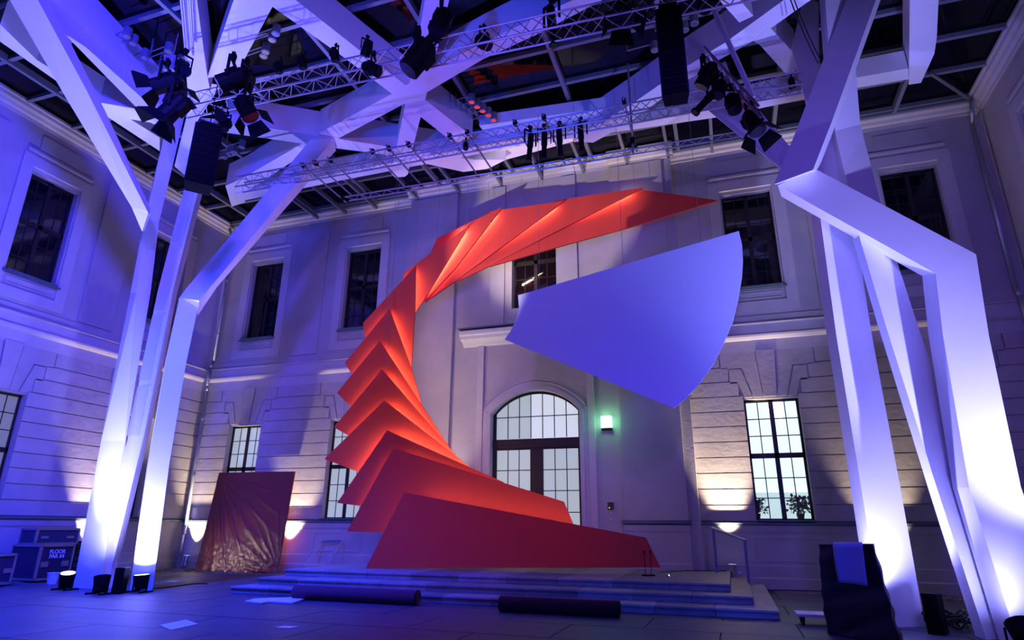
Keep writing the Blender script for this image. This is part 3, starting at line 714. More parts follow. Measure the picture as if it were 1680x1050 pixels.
# ------------------------------------------------------------------ trusses
rod_me = {}
def urod(key, m):
    if key not in rod_me:
        mb = MB(); mb.rod((0, 0, 0), (0, 0, 1), 1, 6); rod_me[key] = mb.mesh('tube', m)
    return rod_me[key]
def prod(parent, name, a, b, r, m, off):
    a, b = Vector(a)-off, Vector(b)-off; d = b-a
    q = d.to_track_quat('Z', 'Y').to_matrix().to_4x4()
    o = obj(name, urod(m, m), parent); o.matrix_basis = Matrix.Translation(a) @ q @ Matrix.Diagonal((r, r, d.length, 1)); return o
def truss(label, a, b, w, h, step, r=.025, rb=.011, group=None, flat=False):
    a, b = Vector(a), Vector(b); t = thing('lighting_truss', label, 'truss', tuple(a), group); L = (b-a).length; d = (b-a).normalized()
    s = d.cross(Vector((0, 0, 1))).normalized()*(w/2); v = Vector((0, 0, h/2)) if not flat else Vector()
    cs = [s+v, -s+v, -s-v, s-v] if not flat else [s, -s]
    for c in cs: prod(t, 'chord', a+c, b+c, r, 'alu', a)
    n = max(1, int(L/step)); lat = MB(); N = len(cs)
    faces = [(i, (i+1) % N) for i in range(N)] if not flat else [(0, 1)]
    for i in range(n):
        p, q, m_ = a+d*L*i/n, a+d*L*(i+1)/n, a+d*L*(i+.5)/n
        for (e, f) in faces:
            prod(t, 'brace', p+cs[e], m_+cs[f], rb, 'alu', a); prod(t, 'brace', m_+cs[f], q+cs[e], rb, 'alu', a)
    return t
ZT = 12.0
truss('long aluminium box truss crossing in front of the roof girders, nearest and lowest', Pz(300, 176, ZT), Vector((1.9, 10.78, ZT)), .40, .40, .62)
T1Y = 10.55
truss('aluminium box truss farther back, behind the white roof girder cross', (-14.0, 13.9, ZT), (2.6, 14.2, ZT), .36, .36, .58)
truss('narrow flat aluminium ladder truss closest to the back wall', (-11.2, 15.75, ZT), (1.8, 15.98, ZT), .26, 0, .5, flat=True)
for i, (px, py) in enumerate([(516, 293), (532, 286), (558, 283), (626, 270), (648, 261), (683, 258), (745, 239), (773, 233), (850, 217), (907, 230), (1030, 195)]):
    p = Pz(px, py, ZT+.1); t = thing('spacer_pole', '%s thin grey pole from the left bridging the two rear trusses' % ['first', 'second', 'third', 'fourth', 'fifth', 'sixth', 'seventh', 'eighth', 'ninth', 'tenth', 'eleventh'][i], 'pole', (p.x, 13.7, ZT+.22), 'poles bridging the rear trusses')
    mb = MB(); mb.rod((0, 0, 0), (0, 2.55, -.02), .025, 8); mb.build('pole_tube', 'steel', t)
    for yc in (.1, 2.2): mb = MB(); mb.box((-.05, yc, -.06), (.05, yc+.15, .06)); mb.build('clamp', 'black', t)
# short bright truss at the right with a hanger bar
ra, rb_ = Pd(1156, 92, 13.4), Pd(1246, 190, 12.6)
truss('short bright truss hung at an angle at the upper right carrying five spotlights', ra, rb_, .26, .26, .45, .028, .012)
hb = thing('hanger_bar', 'pale square bar running down to the short angled truss at the upper right', 'bar', tuple(Pd(1172, 18, 13.6)))
mb = MB(); a, b = Pd(1172, 18, 13.6), Pd(1236, 160, 12.8); mb.rod(a, b, .06, 4); local(mb, hb.location); mb.build('bar_tube', 'white', hb)
vp = thing('vertical_pole', 'slim vertical pole hanging through the rear trusses right of the centre', 'pole', tuple(Py(1040, 250, 15.4)))
a, b = Py(1039, 252, 15.4), Py(1030, 105, 15.4); mb = MB(); mb.rod(a, b, .03, 8); local(mb, vp.location); mb.build('pole_tube', 'steel', vp)
mb = MB(); mb.box((a.x-.06, a.y-.06, ZT-.1), (a.x+.06, a.y+.06, ZT+.1)); local(mb, vp.location); mb.build('clamp', 'black', vp)

# ------------------------------------------------------------------ fixtures
def m_spot_parts():
    P = {}
    mb = MB(); mb.rod((0, 0, .26), (0, 0, -.20), .15, 14, .17); mb.rod((0, 0, .34), (0, 0, .26), .09, 12, .15); mb.box((-.11, -.17, .0), (.11, -.12, .22)); mb.box((-.11, .12, .0), (.11, .17, .22)); P['lamp_body'] = mb.mesh('lamp_body', 'black')
    mb = MB(); mb.rod((0, 0, -.205), (0, 0, -.215), .15, 14); P['lens'] = mb.mesh('lens', 'lens')
    mb = MB()
    for s in (-1, 1): mb.box((s*.19-.012, -.025, -.02), (s*.19+.012, .025, .42))
    mb.box((-.20, -.025, .40), (.20, .025, .43)); P['yoke'] = mb.mesh('yoke', 'black')
    mb = MB(); mb.box((-.035, -.03, .43), (.035, .03, .56)); mb.box((-.06, -.03, .52), (.06, .03, .60)); P['clamp'] = mb.mesh('clamp', 'black')
    for i in range(4):
        mb = MB(); c, s = math.cos(i*math.pi/2), math.sin(i*math.pi/2)
        q = [(-.15, .18, -.21), (.15, .18, -.21), (.22, .34, -.42), (-.22, .34, -.42)]
        q = [Vector((x*c-y*s, x*s+y*c, z)) for x, y, z in q]; mb.prism(q, (0, 0, .008)); P['barn_door%d' % i] = mb.mesh('barn_door', 'black')
    mb = MB(); mb.rod((0, 0, .30), (0, 0, -.10), .085, 12, .09); mb.rod((0, 0, -.10), (0, 0, -.48), .075, 12); mb.rod((0, 0, -.48), (0, 0, -.52), .095, 12); P['profile_body'] = mb.mesh('profile_body', 'black')
    mb = MB(); mb.rod((0, 0, -.521), (0, 0, -.526), .075, 12); P['profile_lens'] = mb.mesh('lens', 'lens')
    return P
FP = m_spot_parts()
def fixture(kind, label, loc, aim, group=None, s=1.0, name=None):
    t = thing(name or ('profile_spotlight' if kind == 'profile' else 'stage_spotlight'), label, 'spotlight', loc, group)
    d = (Vector(aim)-Vector(loc)).normalized()
    q = d.to_track_quat('-Z', 'Y').to_matrix().to_4x4() @ Matrix.Scale(s, 4)
    hd = Matrix(((s, 0, 0, 0), (0, s, 0, 0), (0, 0, s, 0), (0, 0, 0, 1)))
    yaw = math.atan2(d.y, d.x)-math.pi/2; hy = Matrix.Rotation(yaw, 4, 'Z') @ hd
    if kind == 'profile':
        b = obj('lamp_body', FP['profile_body'], t, q); obj('lens', FP['profile_lens'], b)
    else:
        b = obj('lamp_body', FP['lamp_body'], t, q); obj('lens', FP['lens'], b)
        if kind == 'barn':
            for i in range(4): obj('barn_door', FP['barn_door%d' % i], b)
    obj('yoke', FP['yoke'], t, hy); obj('clamp', FP['clamp'], t, hy)
    return t
def fx(kind, label, px, py, d, dirv, group=None, s=1.):
    p = Pd(px, py, d); return fixture(kind, label, tuple(p), tuple(p+Vector(dirv)), group, s)
fx('barn', 'large black barn-door spotlight lowest in the cluster at the left column head', 282, 180, 13.6, (-.5, -.3, -1), s=1.25)
fx('barn', 'black barn-door spotlight pointing left at the top of the cluster by the left column head', 268, 138, 13.8, (-1, -.4, -.5), s=1.1)
fx('barn', 'black barn-door spotlight facing down right in the middle of the left column cluster', 291, 142, 14.2, (.4, .2, -1), s=1.0)
fx('plain', 'black spotlight behind the cluster at the left column head', 300, 112, 14.4, (.6, -.2, -.7), s=.9)
fx('plain', 'bulky black spotlight above the left end of the front truss', 377, 132, 13.6, (-.8, -.4, -.6), s=1.2)
fx('plain', 'smaller black spotlight right of the bulky one on the front truss end', 402, 128, 14.2, (.8, .1, -.6), s=.9)
fx('barn', 'black barn-door spotlight hanging under the left part of the front truss', 405, 180, 13.8, (.55, .2, -1), s=1.1)
fx('plain', 'small double black spotlight hanging above the left loudspeaker array', 362, 190, 13.8, (.7, -.3, -.7), s=.65)
fx('plain', 'small black spotlight hanging just right of the left loudspeaker array top', 370, 206, 13.9, (0, -.3, -1), s=.6)
fx('plain', 'black spotlight standing above the front truss, left of the girder cross', 601, 82, 14.6, (-.4, .3, -.8), s=.7)
fx('plain', 'black spotlight aimed right under the front truss, left of the girder cross', 612, 114, 14.5, (.9, .2, -.5), s=.85)
fx('plain', 'black lamp head above the front truss at its left third', 549, 92, 14.7, (.1, .3, -.9), s=.6)
fx('plain', 'black lamp head above the front truss near the left light cluster', 457, 112, 14.7, (.1, .3, -.9), s=.55)
fx('plain', 'black lamp head standing above the front truss at left of the V girder', 496, 104, 14.7, (.1, .3, -.9), s=.6)
fx('plain', 'very large black moving spotlight over the centre of the girder cross', 684, 100, 13.8, (-.6, -.2, -.9), s=1.5)
fx('plain', 'large black spotlight above the front truss, top centre', 722, 38, 14.0, (-.3, -.2, -1), s=1.2)
fx('barn', 'black spotlight with side flap on the upper side of the front truss, top centre', 712, 62, 14.3, (-.8, .2, -.4), s=.85)
fx('plain', 'small black spotlight clamped under the front truss right of the girder cross', 794, 70, 14.2, (.7, -.2, -.8), s=.85)
fx('profile', 'upright black profile spotlight on the front truss right of the centre', 905, 35, 14.0, (.05, .1, -1), s=1.2)
fx('barn', 'dark barn-door spotlight at the top edge above the rear truss', 1020, 20, 13.5, (.1, -.3, -1), s=1.3)
for i, (x, y) in enumerate([(870, 236), (893, 233), (918, 229), (953, 222)]):
    fx('profile', ['black profile spotlight hanging from rear truss, leftmost of the row of four', 'black profile spotlight hanging from rear truss, second from left in the row of four', 'black profile spotlight hanging from rear truss, third from left in the row of four', 'black profile spotlight hanging from rear truss, rightmost and apart in the row of four'][i], x, y, 16.9, ((-.12, .1, -1), (-.05, .1, -1), (.02, .1, -1), (.02, .1, -1))[i], 'spotlights in a row on the rear truss', .95)
fx('plain', 'tiny black spotlight clamped on the rear truss above the girder end', 764, 240, 17.0, (.1, -.2, -1), s=.45)
fx('plain', 'small black lamp at the right end of the rear truss', 1299, 138, 15.2, (0, 0, -1), s=.5)
for i, (x, y, dv, sz, kd) in enumerate([(1158, 128, (-.6, .2, -.9), .95, 'plain'), (1166, 158, (-.7, -.2, -.8), 1.0, 'profile'), (1180, 148, (-.3, -.2, -1), .75, 'plain'), (1203, 172, (.1, -.2, -1), .85, 'plain'), (1237, 204, (.25, -.2, -1), 1.05, 'barn')]):
    fx(kd, ['black spotlight at the upper end of the short angled truss', 'long black profile spotlight tilted left under the short angled truss', 'small black spotlight in the middle of the short angled truss', 'black spotlight fourth down on the short angled truss', 'black barn-door spotlight at the lower end of the short angled truss'][i], x, y, 12.7, dv, 'spotlights on the short angled truss', sz)
fx('plain', 'round dark lamp ringed with chrome at the top edge above the short angled truss', 1158, 8, 13.4, (-.2, -.5, -1), s=.9)
# ceiling downlights on short arms
ORD = ['first', 'second', 'third', 'fourth', 'fifth', 'sixth']
def downlight(x, y, label, z=14.1):
    p = Pz(x, y, z); t = thing('downlight', label, 'lamp', tuple(p), 'small downlights under the glass roof')
    mb = MB(); mb.rod((0, 0, .16), (0, 0, -.10), .11, 12); mb.build('lamp_can', 'steel', t)
    mb = MB(); mb.rod((0, 0, -.10), (0, 0, -.115), .085, 12); mb.build('lamp_face', 'chrome', t)
    mb = MB(); mb.rod((0, 0, .14), (-.75, .05, .14), .018, 6); mb.rod((-.75, .05, .14), (-.75, .05, .6), .018, 6); mb.build('arm', 'steel', t)
for where, pts in (('at the upper left edge', [(209, 55), (219, 67), (238, 90)]), ('above the left light cluster', [(277, 80), (276, 89), (290, 105)]),
                   ('left of the top centre', [(453, 51), (447, 61), (436, 81), (433, 88)]), ('right of the girder cross', [(774, 163), (783, 171), (792, 178), (801, 185), (810, 193)]),
                   ('beside the right loudspeaker array', [(1139, 34), (1123, 45), (1074, 78)]), ('right of the left loudspeaker array', [(397, 238), (385, 246), (381, 248), (377, 249), (368, 255)])):
    for i, (x, y) in enumerate(pts): downlight(x, y, '%s small downlight from the top of the group %s' % (ORD[i], where))
# service rails on the girder over the left column
sr = thing('service_rail', 'thin pale service rails running up the girder over the left column', 'rail', tuple(Pz(305, 60, 13.3)))
for a_, b_ in (((296, -10), (306, 103)), ((311, -10), (317, 90)), ((306, 100), (313, 103))):
    mb = MB(); mb.rod(Pz(*a_, 13.3), Pz(*b_, 13.3), .03, 6); local(mb, sr.location); mb.build('rail_tube', 'alu', sr)
ho = thing('chain_hoist', 'pale chain hoist hanging above the light cluster on the left column head', 'hoist', tuple(Pd(281, 106, 14.6)))
mb = MB(); mb.box((-.14, -.12, -.2), (.14, .12, .2)); o = mb.build('hoist_body', 'steel', ho); bevel(o, .03)
mb = MB(); mb.rod((0, 0, .2), (0, 0, .9), .012, 6); mb.build('hoist_chain', 'alu', ho)
mb = MB(); mb.rod((.03, 0, -.2), (.03, 0, -.7), .012, 6); mb.build('lift_chain', 'alu', ho)

# ------------------------------------------------------------------ loudspeaker arrays
def line_array(label, px_pts, d, wd, n, tilt0, tilt1, yaw):
    a, b = Pd(*px_pts[0], d), Pd(*px_pts[1], d*1.0)
    t = thing('line_array', label, 'loudspeaker', tuple(a)); H = (a.z-b.z); h = H/n
    R_ = Matrix.Rotation(yaw, 3, 'Z'); pos = Vector((0, 0, 0)); tl_ = tilt0
    mb = MB(); mb.box((-wd*.35, -.16, .03), (wd*.35, .16, .09)); mb.rod((0, 0, .09), (0, 0, 1.3), .012, 5); mb.v = [R_ @ v for v in mb.v]; mb.build('flying_frame', 'black', t)
    for i in range(n):
        f = (i/(n-1))**2; tl_ = tilt0+(tilt1-tilt0)*f; Rt = R_ @ Matrix.Rotation(tl_, 3, 'X')
        mb = MB(); hh = h*.97
        mb.hexa([Vector(v) for v in [(-wd/2, -.16, -hh), (wd/2, -.16, -hh), (wd*.42, .16, -hh*.85), (-wd*.42, .16, -hh*.85), (-wd/2, -.16, 0), (wd/2, -.16, 0), (wd*.42, .16, -hh*.1), (-wd*.42, .16, -hh*.1)]])
        mb.v = [Rt @ v + pos for v in mb.v]; c = mb.build('speaker_cabinet', 'black', t)
        g = MB(); g.box((-wd/2+.03, -.175, -hh+.02), (wd/2-.03, -.16, -.02)); g.v = [Rt @ v + pos for v in g.v]; g.build('grille', 'grille', c)
        pos = pos + Rt @ Vector((0, 0, -h))
line_array('black curved loudspeaker line array hanging beside the left column', ((343, 212), (355, 338)), 13.6, .56, 9, .0, -.34, .85)
line_array('tall black loudspeaker line array hanging at the top right of the centre', ((1096, 22), (1104, 205)), 11.4, .46, 10, .02, -.10, .05)

# ------------------------------------------------------------------ drainpipes
def pipe(label, T, u, top=14.6):
    p0 = T((u, .28, 0)); t = thing('drainpipe', label, 'pipe', tuple(p0))
    L = Vector(p0)
    pts = [T((u, .30, .45))-L, T((u, .30, 1.25))-L, T((u, .24, 1.6))-L, T((u, .28, 7.0))-L, T((u, .34, 7.2))-L, T((u, .34, 8.0))-L, T((u, .2, 8.3))-L, T((u, .2, 13.9))-L, T((u, .55, 14.5))-L]
    mb = MB(); mb.tube(pts, .065, 12); o = mb.build('pipe_tube', 'pipe', t); smooth(o)
    mb = MB()
    for z in (1.3, 3.5, 5.8, 9.5, 12): mb.rod(T((u, .27 if z < 8 else .2, z))-L, T((u, .27 if z < 8 else .2, z+.06))-L, .085, 12)
    mb.build('pipe_collar', 'pipe', t)
    mb = MB(); mb.rod(T((u, .30, 0))-L, T((u, .30, .48))-L, .10, 12); mb.build('pipe_foot', 'rail', t)
pipe('zinc drainpipe in the corner left of the wrapped red board', WB, XL+.42)
pipe('zinc drainpipe in the corner at the far right under the roof', WB, XR-.35)

# ------------------------------------------------------------------ things on the ground
def par_can(label, loc, aim=(0, .25, 1), power=300, col=WARM, ang=50, group='chrome lamps along the walls', off=(0, 0, .5)):
    t = thing('par_can', label, 'floor lamp', loc, group); d = Vector(aim).normalized()
    q = Matrix.Translation((0, 0, .30)) @ (-d).to_track_quat('Z', 'Y').to_matrix().to_4x4()
    mb = MB(); mb.rod((0, 0, .17), (0, 0, -.20), .085, 14, .115); mb.rod((0, 0, .17), (0, 0, .24), .085, 14, .05)
    o = mb.build('lamp_can', 'chrome', t); o.matrix_basis = q
    mb = MB(); mb.rod((0, 0, -.196), (0, 0, -.204), .105, 14); o2 = mb.build('lamp_face', 'lampglow', t); o2.matrix_basis = q
    mb = MB()
    for s in (-1, 1): mb.box((s*.14-.012, -.02, .0), (s*.14+.012, .02, .32)); mb.rod((s*.14, 0, .28), (s*.19, 0, .28), .03, 8)
    mb.box((-.15, -.12, .0), (.15, .12, .02)); mb.build('floor_yoke', 'chrome', t)
    spot('warm_par_light', Vector(loc)+Vector((0, 0, .30))+d*.215, Vector(loc)+Vector((0, 0, .30))+d*5, power, col, ang, .7, .05)
par_can('chrome par can at the foot of the right handrail on the landing side', (-.12, 20.1, .16), (.0, .11, 1), 3000, WARM, 50)
par_can('chrome par can in the left corner beside the drainpipe foot', (-20.0, 20.25, 0), (.0, .17, 1), 1900, WARM, 56)
par_can('chrome par can between the wrapped red board and the stone steps', (-15.75, 20.15, 0), (.08, .17, 1), 1900, WARM, 56)
par_can('chrome par can by the left wall behind the cable pile', (-20.35, 16.7, 0), (-.17, -.0, 1), 2300, WARM, 60)
par_can('chrome par can on the landing hidden behind the red sculpture', (-9.6, 19.55, .48), (.05, .05, 1), 1100, (1, .88, .80), 56)
par_can('chrome par can at the back wall behind the right column', (4.05, 20.15, 0), (0, .17, 1), 1100, WARM, 56)
# black floodlights at the column feet; ones without body are unseen added light
def flood(label, loc, aim, power, ang=70, col=BLUE, s=1., body=True):
    if body:
        t = thing('floor_floodlight', label, 'floor lamp', loc, 'black floodlights at the column feet')
        d = Vector(aim)-Vector(loc); d.normalize(); q = Matrix.Translation((0, 0, .27*s)) @ (-d).to_track_quat('Z', 'Y').to_matrix().to_4x4()
        mb = MB(); mb.rod((0, 0, .12*s), (0, 0, -.14*s), .16*s, 16, .19*s); mb.box((-.12*s, -.12*s, .10*s), (.12*s, .12*s, .2*s)); o = mb.build('lamp_body', 'black', t); o.matrix_basis = q
        mb = MB(); mb.rod((0, 0, -.13*s), (0, 0, -.145*s), .165*s, 16); o = mb.build('lamp_face', 'lampglow', t); o.matrix_basis = q
        mb = MB()
        for sx in (-1, 1):
            mb.box((sx*.22*s-.012, -.02, .05*s), (sx*.22*s+.012, .02, .32*s)); mb.box((sx*.22*s-.015, -.2*s, 0), (sx*.22*s+.015, .2*s, .04*s))
        mb.box((-.22*s, -.02, .04*s), (.22*s, .02, .06*s)); mb.build('floor_yoke', 'black', t)
    d = (Vector(aim)-Vector(loc)).normalized()
    spot('blue_flood_light', Vector(loc)+Vector((0, 0, .27*s))+d*.17*s, aim, power, col, ang, 1.0, .08)
flood('black floodlight standing left of the front leg of the left column', tuple(Pz(106, 968, 0)), tuple(Pd(215, 350, 17.0)), 11000, 56, PALE)
flood('black floodlight between the legs of the left column', tuple(Pz(163, 975, 0)), tuple(Pd(190, 780, 16.6)), 2600, 130, PALE)
flood('black floodlight in front of the right leg of the left column', tuple(Pz(228, 972, 0)), tuple(Pd(250, 780, 16.4)), 2600, 130, PALE)
flood('', tuple(Pz(200, 957, 0)), tuple(Pd(312, 230, 18.8)), 6000, 55, PALE, body=False)
flood('black floodlight cut off by the lower right edge at the right column', (3.72, 11.45, 0), tuple(Pd(1560, 800, 11.0)), 420, 120, PALE)
flood('', (2.08, 12.95, 0), tuple(Pd(1450, 640, 12.5)), 2100, 110, PALE, body=False)
flood('', (5.7, 10.6, 0), tuple(Pd(1560, 560, 11.6)), 5600, 62, (.34, .34, 1), body=False)
flood('', (2.6, 10.2, 0), tuple(Pd(1400, 300, 13.6)), 3800, 40, (.15, .15, 1), body=False)  # unseen lamp added to light the upper branch
spot('film_glint_fill_light', (-20.3, 16.2, 1.5), (-17.5, 20, .9), 200, (1, .75, .5), 40, .9, .2)  # added lamp without fixture, placed to make glints on the plastic film

# covered stand
ct = thing('covered_stand', 'tall stand under a black cloth cover with a blue sheet on top, by right column', 'stand', (1.75, 12.15, 0))
def covered():
    d = 9.9; b0, b1, b2 = Pz(1356, 1040, 0), Pz(1478, 1062, 0), None
    t0, t1 = Pd(1342, 893, depth(b0)+.05), Pd(1432, 892, depth(b1)+.35)
    dv = Vector((.25, .95, 0))*.55
    mb = MB(); NZ, NU = 60, 26
    ring = []
    def corner(k):
        B = [b0, b1, b1+dv, b0+dv][k]; T = [t0, t1, t1+dv*.35, t0+dv*.35][k]; return B, T
    for iz in range(NZ+1):
        f = iz/NZ; row = []
        for side in range(4):
            B0, T0 = corner(side); B1, T1 = corner((side+1) % 4)
            for iu in range(NU):
                g = iu/NU; p = (B0*(1-g)+B1*g)*(1-f)+(T0*(1-g)+T1*g)*f
                n = (noise.noise(Vector((p.x*2.2+p.y, p.z*4.4-p.x*2.5, 0)))*.065 + .010*math.sin(p.z*16-p.x*7+noise.noise(Vector((p.x*2, p.z*2, 4)))*6)*(1-f))*(1-f*.6)
                c = (b0+b1+dv)/2; o = Vector((p.x-c.x, p.y-c.y, 0)).normalized(); p = p+o*n
                if f == 0: p.z = .01
                row.append(len(mb.v)); mb.v.append(p)
        ring.append(row)
    N = len(ring[0])
    for a, b in zip(ring, ring[1:]):
        for i in range(N): j = (i+1) % N; mb.f.append([a[i], a[j], b[j], b[i]]); mb.mi.append(0)
    mb.f.append(list(reversed(ring[0]))); mb.mi.append(0); mb.f.append(ring[-1]); mb.mi.append(0)
    local(mb, ct.location); o = mb.build('cloth_cover', 'cover', ct); smooth(o)
    # sheet laid over the top edge and hanging in front
    q = [(1366, 893), (1413, 893), (1425, 961), (1376, 956)]
    n = (b1-b0).cross(t0-b0).normalized()
    if n.y > 0: n = -n
    P_ = [plane_pt(x, y, b0+n*.075, n) for x, y in q]
    up = [P_[0]+dv*.28+Vector((0, 0, .03)), P_[1]+dv*.28+Vector((0, 0, .03))]
    mb = MB(); m = 10
    rows = [[up[0]*(1-g)+up[1]*g for g in [i/m for i in range(m+1)]]]
    for k in range(m+1):
        f = k/m; rows.append([(P_[0]*(1-g)+P_[1]*g)*(1-f)+(P_[3]*(1-g)+P_[2]*g)*f + n*.02*math.sin(g*5+f*3) for g in [i/m for i in range(m+1)]])
    for r in rows: mb.v += r
    for a in range(len(rows)-1):
        for i in range(m): k0 = a*(m+1)+i; mb.f.append([k0, k0+1, k0+m+2, k0+m+1]); mb.mi.append(0)
    local(mb, ct.location); o = mb.build('blue_sheet', 'paper', ct); smooth(o); md = o.modifiers.new('s', 'SOLIDIFY'); md.thickness = .006
covered()
# dolly
p = Pz(1300, 1006, 0); dl = thing('flat_dolly', 'low white flat dolly on black castors behind the covered stand', 'dolly', (p.x+.55, 13.45, 0))
mb = MB(); mb.box((-.6, -.25, .14), (.7, .3, .19)); o = mb.build('deck_board', 'board', dl); bevel(o)
for x, y in ((-.5, -.18), (.6, -.18), (-.5, .22), (.6, .22), (-.05, -.18)):
    mb = MB(); mb.rod((x-.02, y, .05), (x+.02, y, .05), .05, 12); mb.box((x-.03, y-.03, .06), (x+.03, y+.03, .14)); mb.build('castor', 'black', dl)
# black boxes by the columns
def slab_box(label, px_a, px_b, ptop, w=.1, dd=.28, kind='speaker'):
    a, b = Pz(*px_a, 0), Pz(*px_b, 0); h = ptop; L = a
    t = thing('upright_speaker', label, 'loudspeaker', tuple(a)); v = (b-a); nrm = Vector((v.y, -v.x, 0)).normalized()
    if nrm.y > 0: nrm = -nrm
    mb = MB(); q = [Vector(), v, v-nrm*dd, -nrm*dd]; mb.prism(q, (0, 0, h)); o = mb.build('speaker_cabinet', 'black', t); bevel(o, .01)
    mb = MB(); q = [v*.06+nrm*.012, v*.94+nrm*.012, v*.94, v*.06]; mb.prism([p_+Vector((0, 0, .04)) for p_ in q], (0, 0, h-.08)); mb.build('grille', 'grille', t)
slab_box('narrow black upright box between the legs of the left column', (181, 975), (197, 975), .60)
slab_box('narrow black upright box right of the front leg of the right column', (1522, 1040), (1550, 1043), .62)
# cables
def curve_obj(name, cu):
    tmp = bpy.data.objects.new('tmp', cu); COL.objects.link(tmp)
    me = bpy.data.meshes.new_from_object(tmp.evaluated_get(bpy.context.evaluated_depsgraph_get())); me.name = name
    bpy.data.objects.remove(tmp); o = bpy.data.objects.new(name, me); COL.objects.link(o); return o
def cable(label, pts, r=.012, group=None, m='cable'):
    cu = bpy.data.curves.new('cable', 'CURVE'); cu.dimensions = '3D'; sp = cu.splines.new('NURBS'); sp.points.add(len(pts)-1)
    p0 = Vector(pts[0])
    for q, p in zip(sp.points, pts): q.co = (*(Vector(p)-p0), 1)
    sp.use_endpoint_u = True; sp.order_u = 3; cu.bevel_depth = r; cu.bevel_resolution = 2; cu.materials.append(M[m])
    o = curve_obj('cable', cu); o.location = p0; o['label'] = label; o['category'] = 'cable'
    if group: o['group'] = group
    return o
def heap(label, c, n, rx, ry, rz, seed, m='cable'):
    rnd = random.Random(seed); t = thing('cable_heap', label, 'cables', (c[0], c[1], 0))
    for i in range(n):
        a0 = rnd.uniform(0, 6); pts = []
        ox, oy = rnd.uniform(-rx, rx)*.5, rnd.uniform(-ry, ry)*.5; rr = rnd.uniform(.12, .3)
        for k in range(9):
            a = a0+k*.9; pts.append((ox+rr*math.cos(a)*rx*1.6, oy+rr*math.sin(a)*ry*1.6, .02+rz*rnd.random()))
        cu = bpy.data.curves.new('cable_loop', 'CURVE'); cu.dimensions = '3D'; sp = cu.splines.new('NURBS'); sp.points.add(8)
        for q, p in zip(sp.points, pts): q.co = (*p, 1)
        sp.use_endpoint_u = True; cu.bevel_depth = .014; cu.bevel_resolution = 1; cu.materials.append(M[m if rnd.random() < .8 else 'rail'])
        o = curve_obj('cable_loop', cu); o.parent = t
p = Pz(1560, 1030, 0); heap('tangled heap of cables between the legs of the right column', p, 16, .7, .9, .28, 4)
p = Pz(100, 950, 0); heap('black pile of cables by the left wall beside the flight case', p, 14, 1.0, .8, .30, 9)
cable('left one of two thin black cables sagging diagonally beside the kinked branch', [Pd(1290, -20, 14.2), Pd(1312, 45, 14.2), Pd(1342, 104, 14.2)], .014, 'twin hanging cables')
cable('right one of two thin black cables sagging diagonally beside the kinked branch', [Pd(1296, -20, 14.2), Pd(1317, 42, 14.2), Pd(1346, 98, 14.2)], .014, 'twin hanging cables')
cable('black cable lying across the floor right of the left column', [Pz(250, 966, .012), Pz(290, 962, .012), Pz(320, 957, .012), Pz(340, 958, .012)], .018)
cable('black cable running from the handrail lamp along the cobbles', [Vector((.0, 20.1, .18)), Vector((.35, 19.9, .17)), Vector((.7, 19.95, .02)), Vector((1.2, 20.2, .03)), Vector((2.2, 20.25, .03)), Vector((3.9, 20.3, .03))], .014)
cable('thin black cable on the landing right of the sculpture foot', [Vector((-2.0, 18.6, .49)), Vector((-1.6, 19.4, .49)), Vector((-1.0, 19.9, .49)), Vector((-.3, 20.0, .49))], .012)
# microphone stands
for i, px in enumerate((1059, 1069)):
    b = Pz(px, 945, .48); t = thing('microphone_stand', ['thin black microphone stand on the landing, the left one of two', 'thin black microphone stand on the landing, the right one of two'][i], 'stand', tuple(b))
    mb = MB(); mb.rod((0, 0, 0), (0, 0, .035), .10, 14, .08); mb.build('base_plate', 'black', t)
    mb = MB(); mb.rod((0, 0, .03), (0, 0, .50), .008, 8); mb.build('pole_tube', 'black', t)
    mb = MB(); mb.rod((0, 0, .50), (0, 0, .60), .012, 8, .025); mb.build('microphone', 'black', t)
sb = thing('small_lamp', 'tiny bright lamp lying on the landing beside the microphone stands', 'lamp', tuple(Pz(1094, 946, .49)))
mb = MB(); mb.rod((0, 0, .0), (.05, 0, .03), .03, 10); mb.build('lamp_body', 'chrome', sb)
mb = MB(); mb.rod((.05, 0, .03), (.06, 0, .035), .02, 10); mb.build('lamp_face', 'lampglow', sb)
# carpet rolls
def roll(label, xa, xb, y, r, m):
    t = thing('carpet_roll', label, 'carpet', (xa, y, 0)); L = xb-xa
    mb = MB(); n = 28
    for k in range(n):
        a0, a1 = 2*math.pi*k/n, 2*math.pi*(k+1)/n
        P_ = lambda a, x, rr: Vector((x, rr*math.sin(a)*1.08, r*.96-rr*math.cos(a)*.96))
        mb.add([P_(a0, 0, r), P_(a1, 0, r), P_(a1, L, r), P_(a0, L, r)], [(0, 1, 2, 3)])
    # spiral ends
    for x in (0, L):
        turns = 4
        for k in range(n*turns):
            a0, a1 = 2*math.pi*k/n, 2*math.pi*(k+1)/n; r0 = .035+(r-.035)*k/(n*turns); r1 = .035+(r-.035)*(k+1)/(n*turns); th = (r-.035)/turns*.7
            s = .012 if x else -.012
            mb.add([Vector((x+s, r0*math.sin(a0), r*.96-r0*math.cos(a0)*.96)), Vector((x+s, r1*math.sin(a1), r*.96-r1*math.cos(a1)*.96)),
                    Vector((x, (r1-th)*math.sin(a1), r*.96-(r1-th)*math.cos(a1)*.96)), Vector((x, (r0-th)*math.sin(a0), r*.96-(r0-th)*math.cos(a0)*.96))], [(0, 1, 2, 3)])
        mb.add([Vector((x, r*.97*math.sin(2*math.pi*k/n), r*.96-r*.93*math.cos(2*math.pi*k/n))) for k in range(n)], [tuple(range(n))])
    o = mb.build('rolled_carpet', m, t); smooth(o)
roll('plum coloured rolled carpet lying against the lowest step, left', -9.75, -6.62, 13.30, .16, 'carpet_violet')
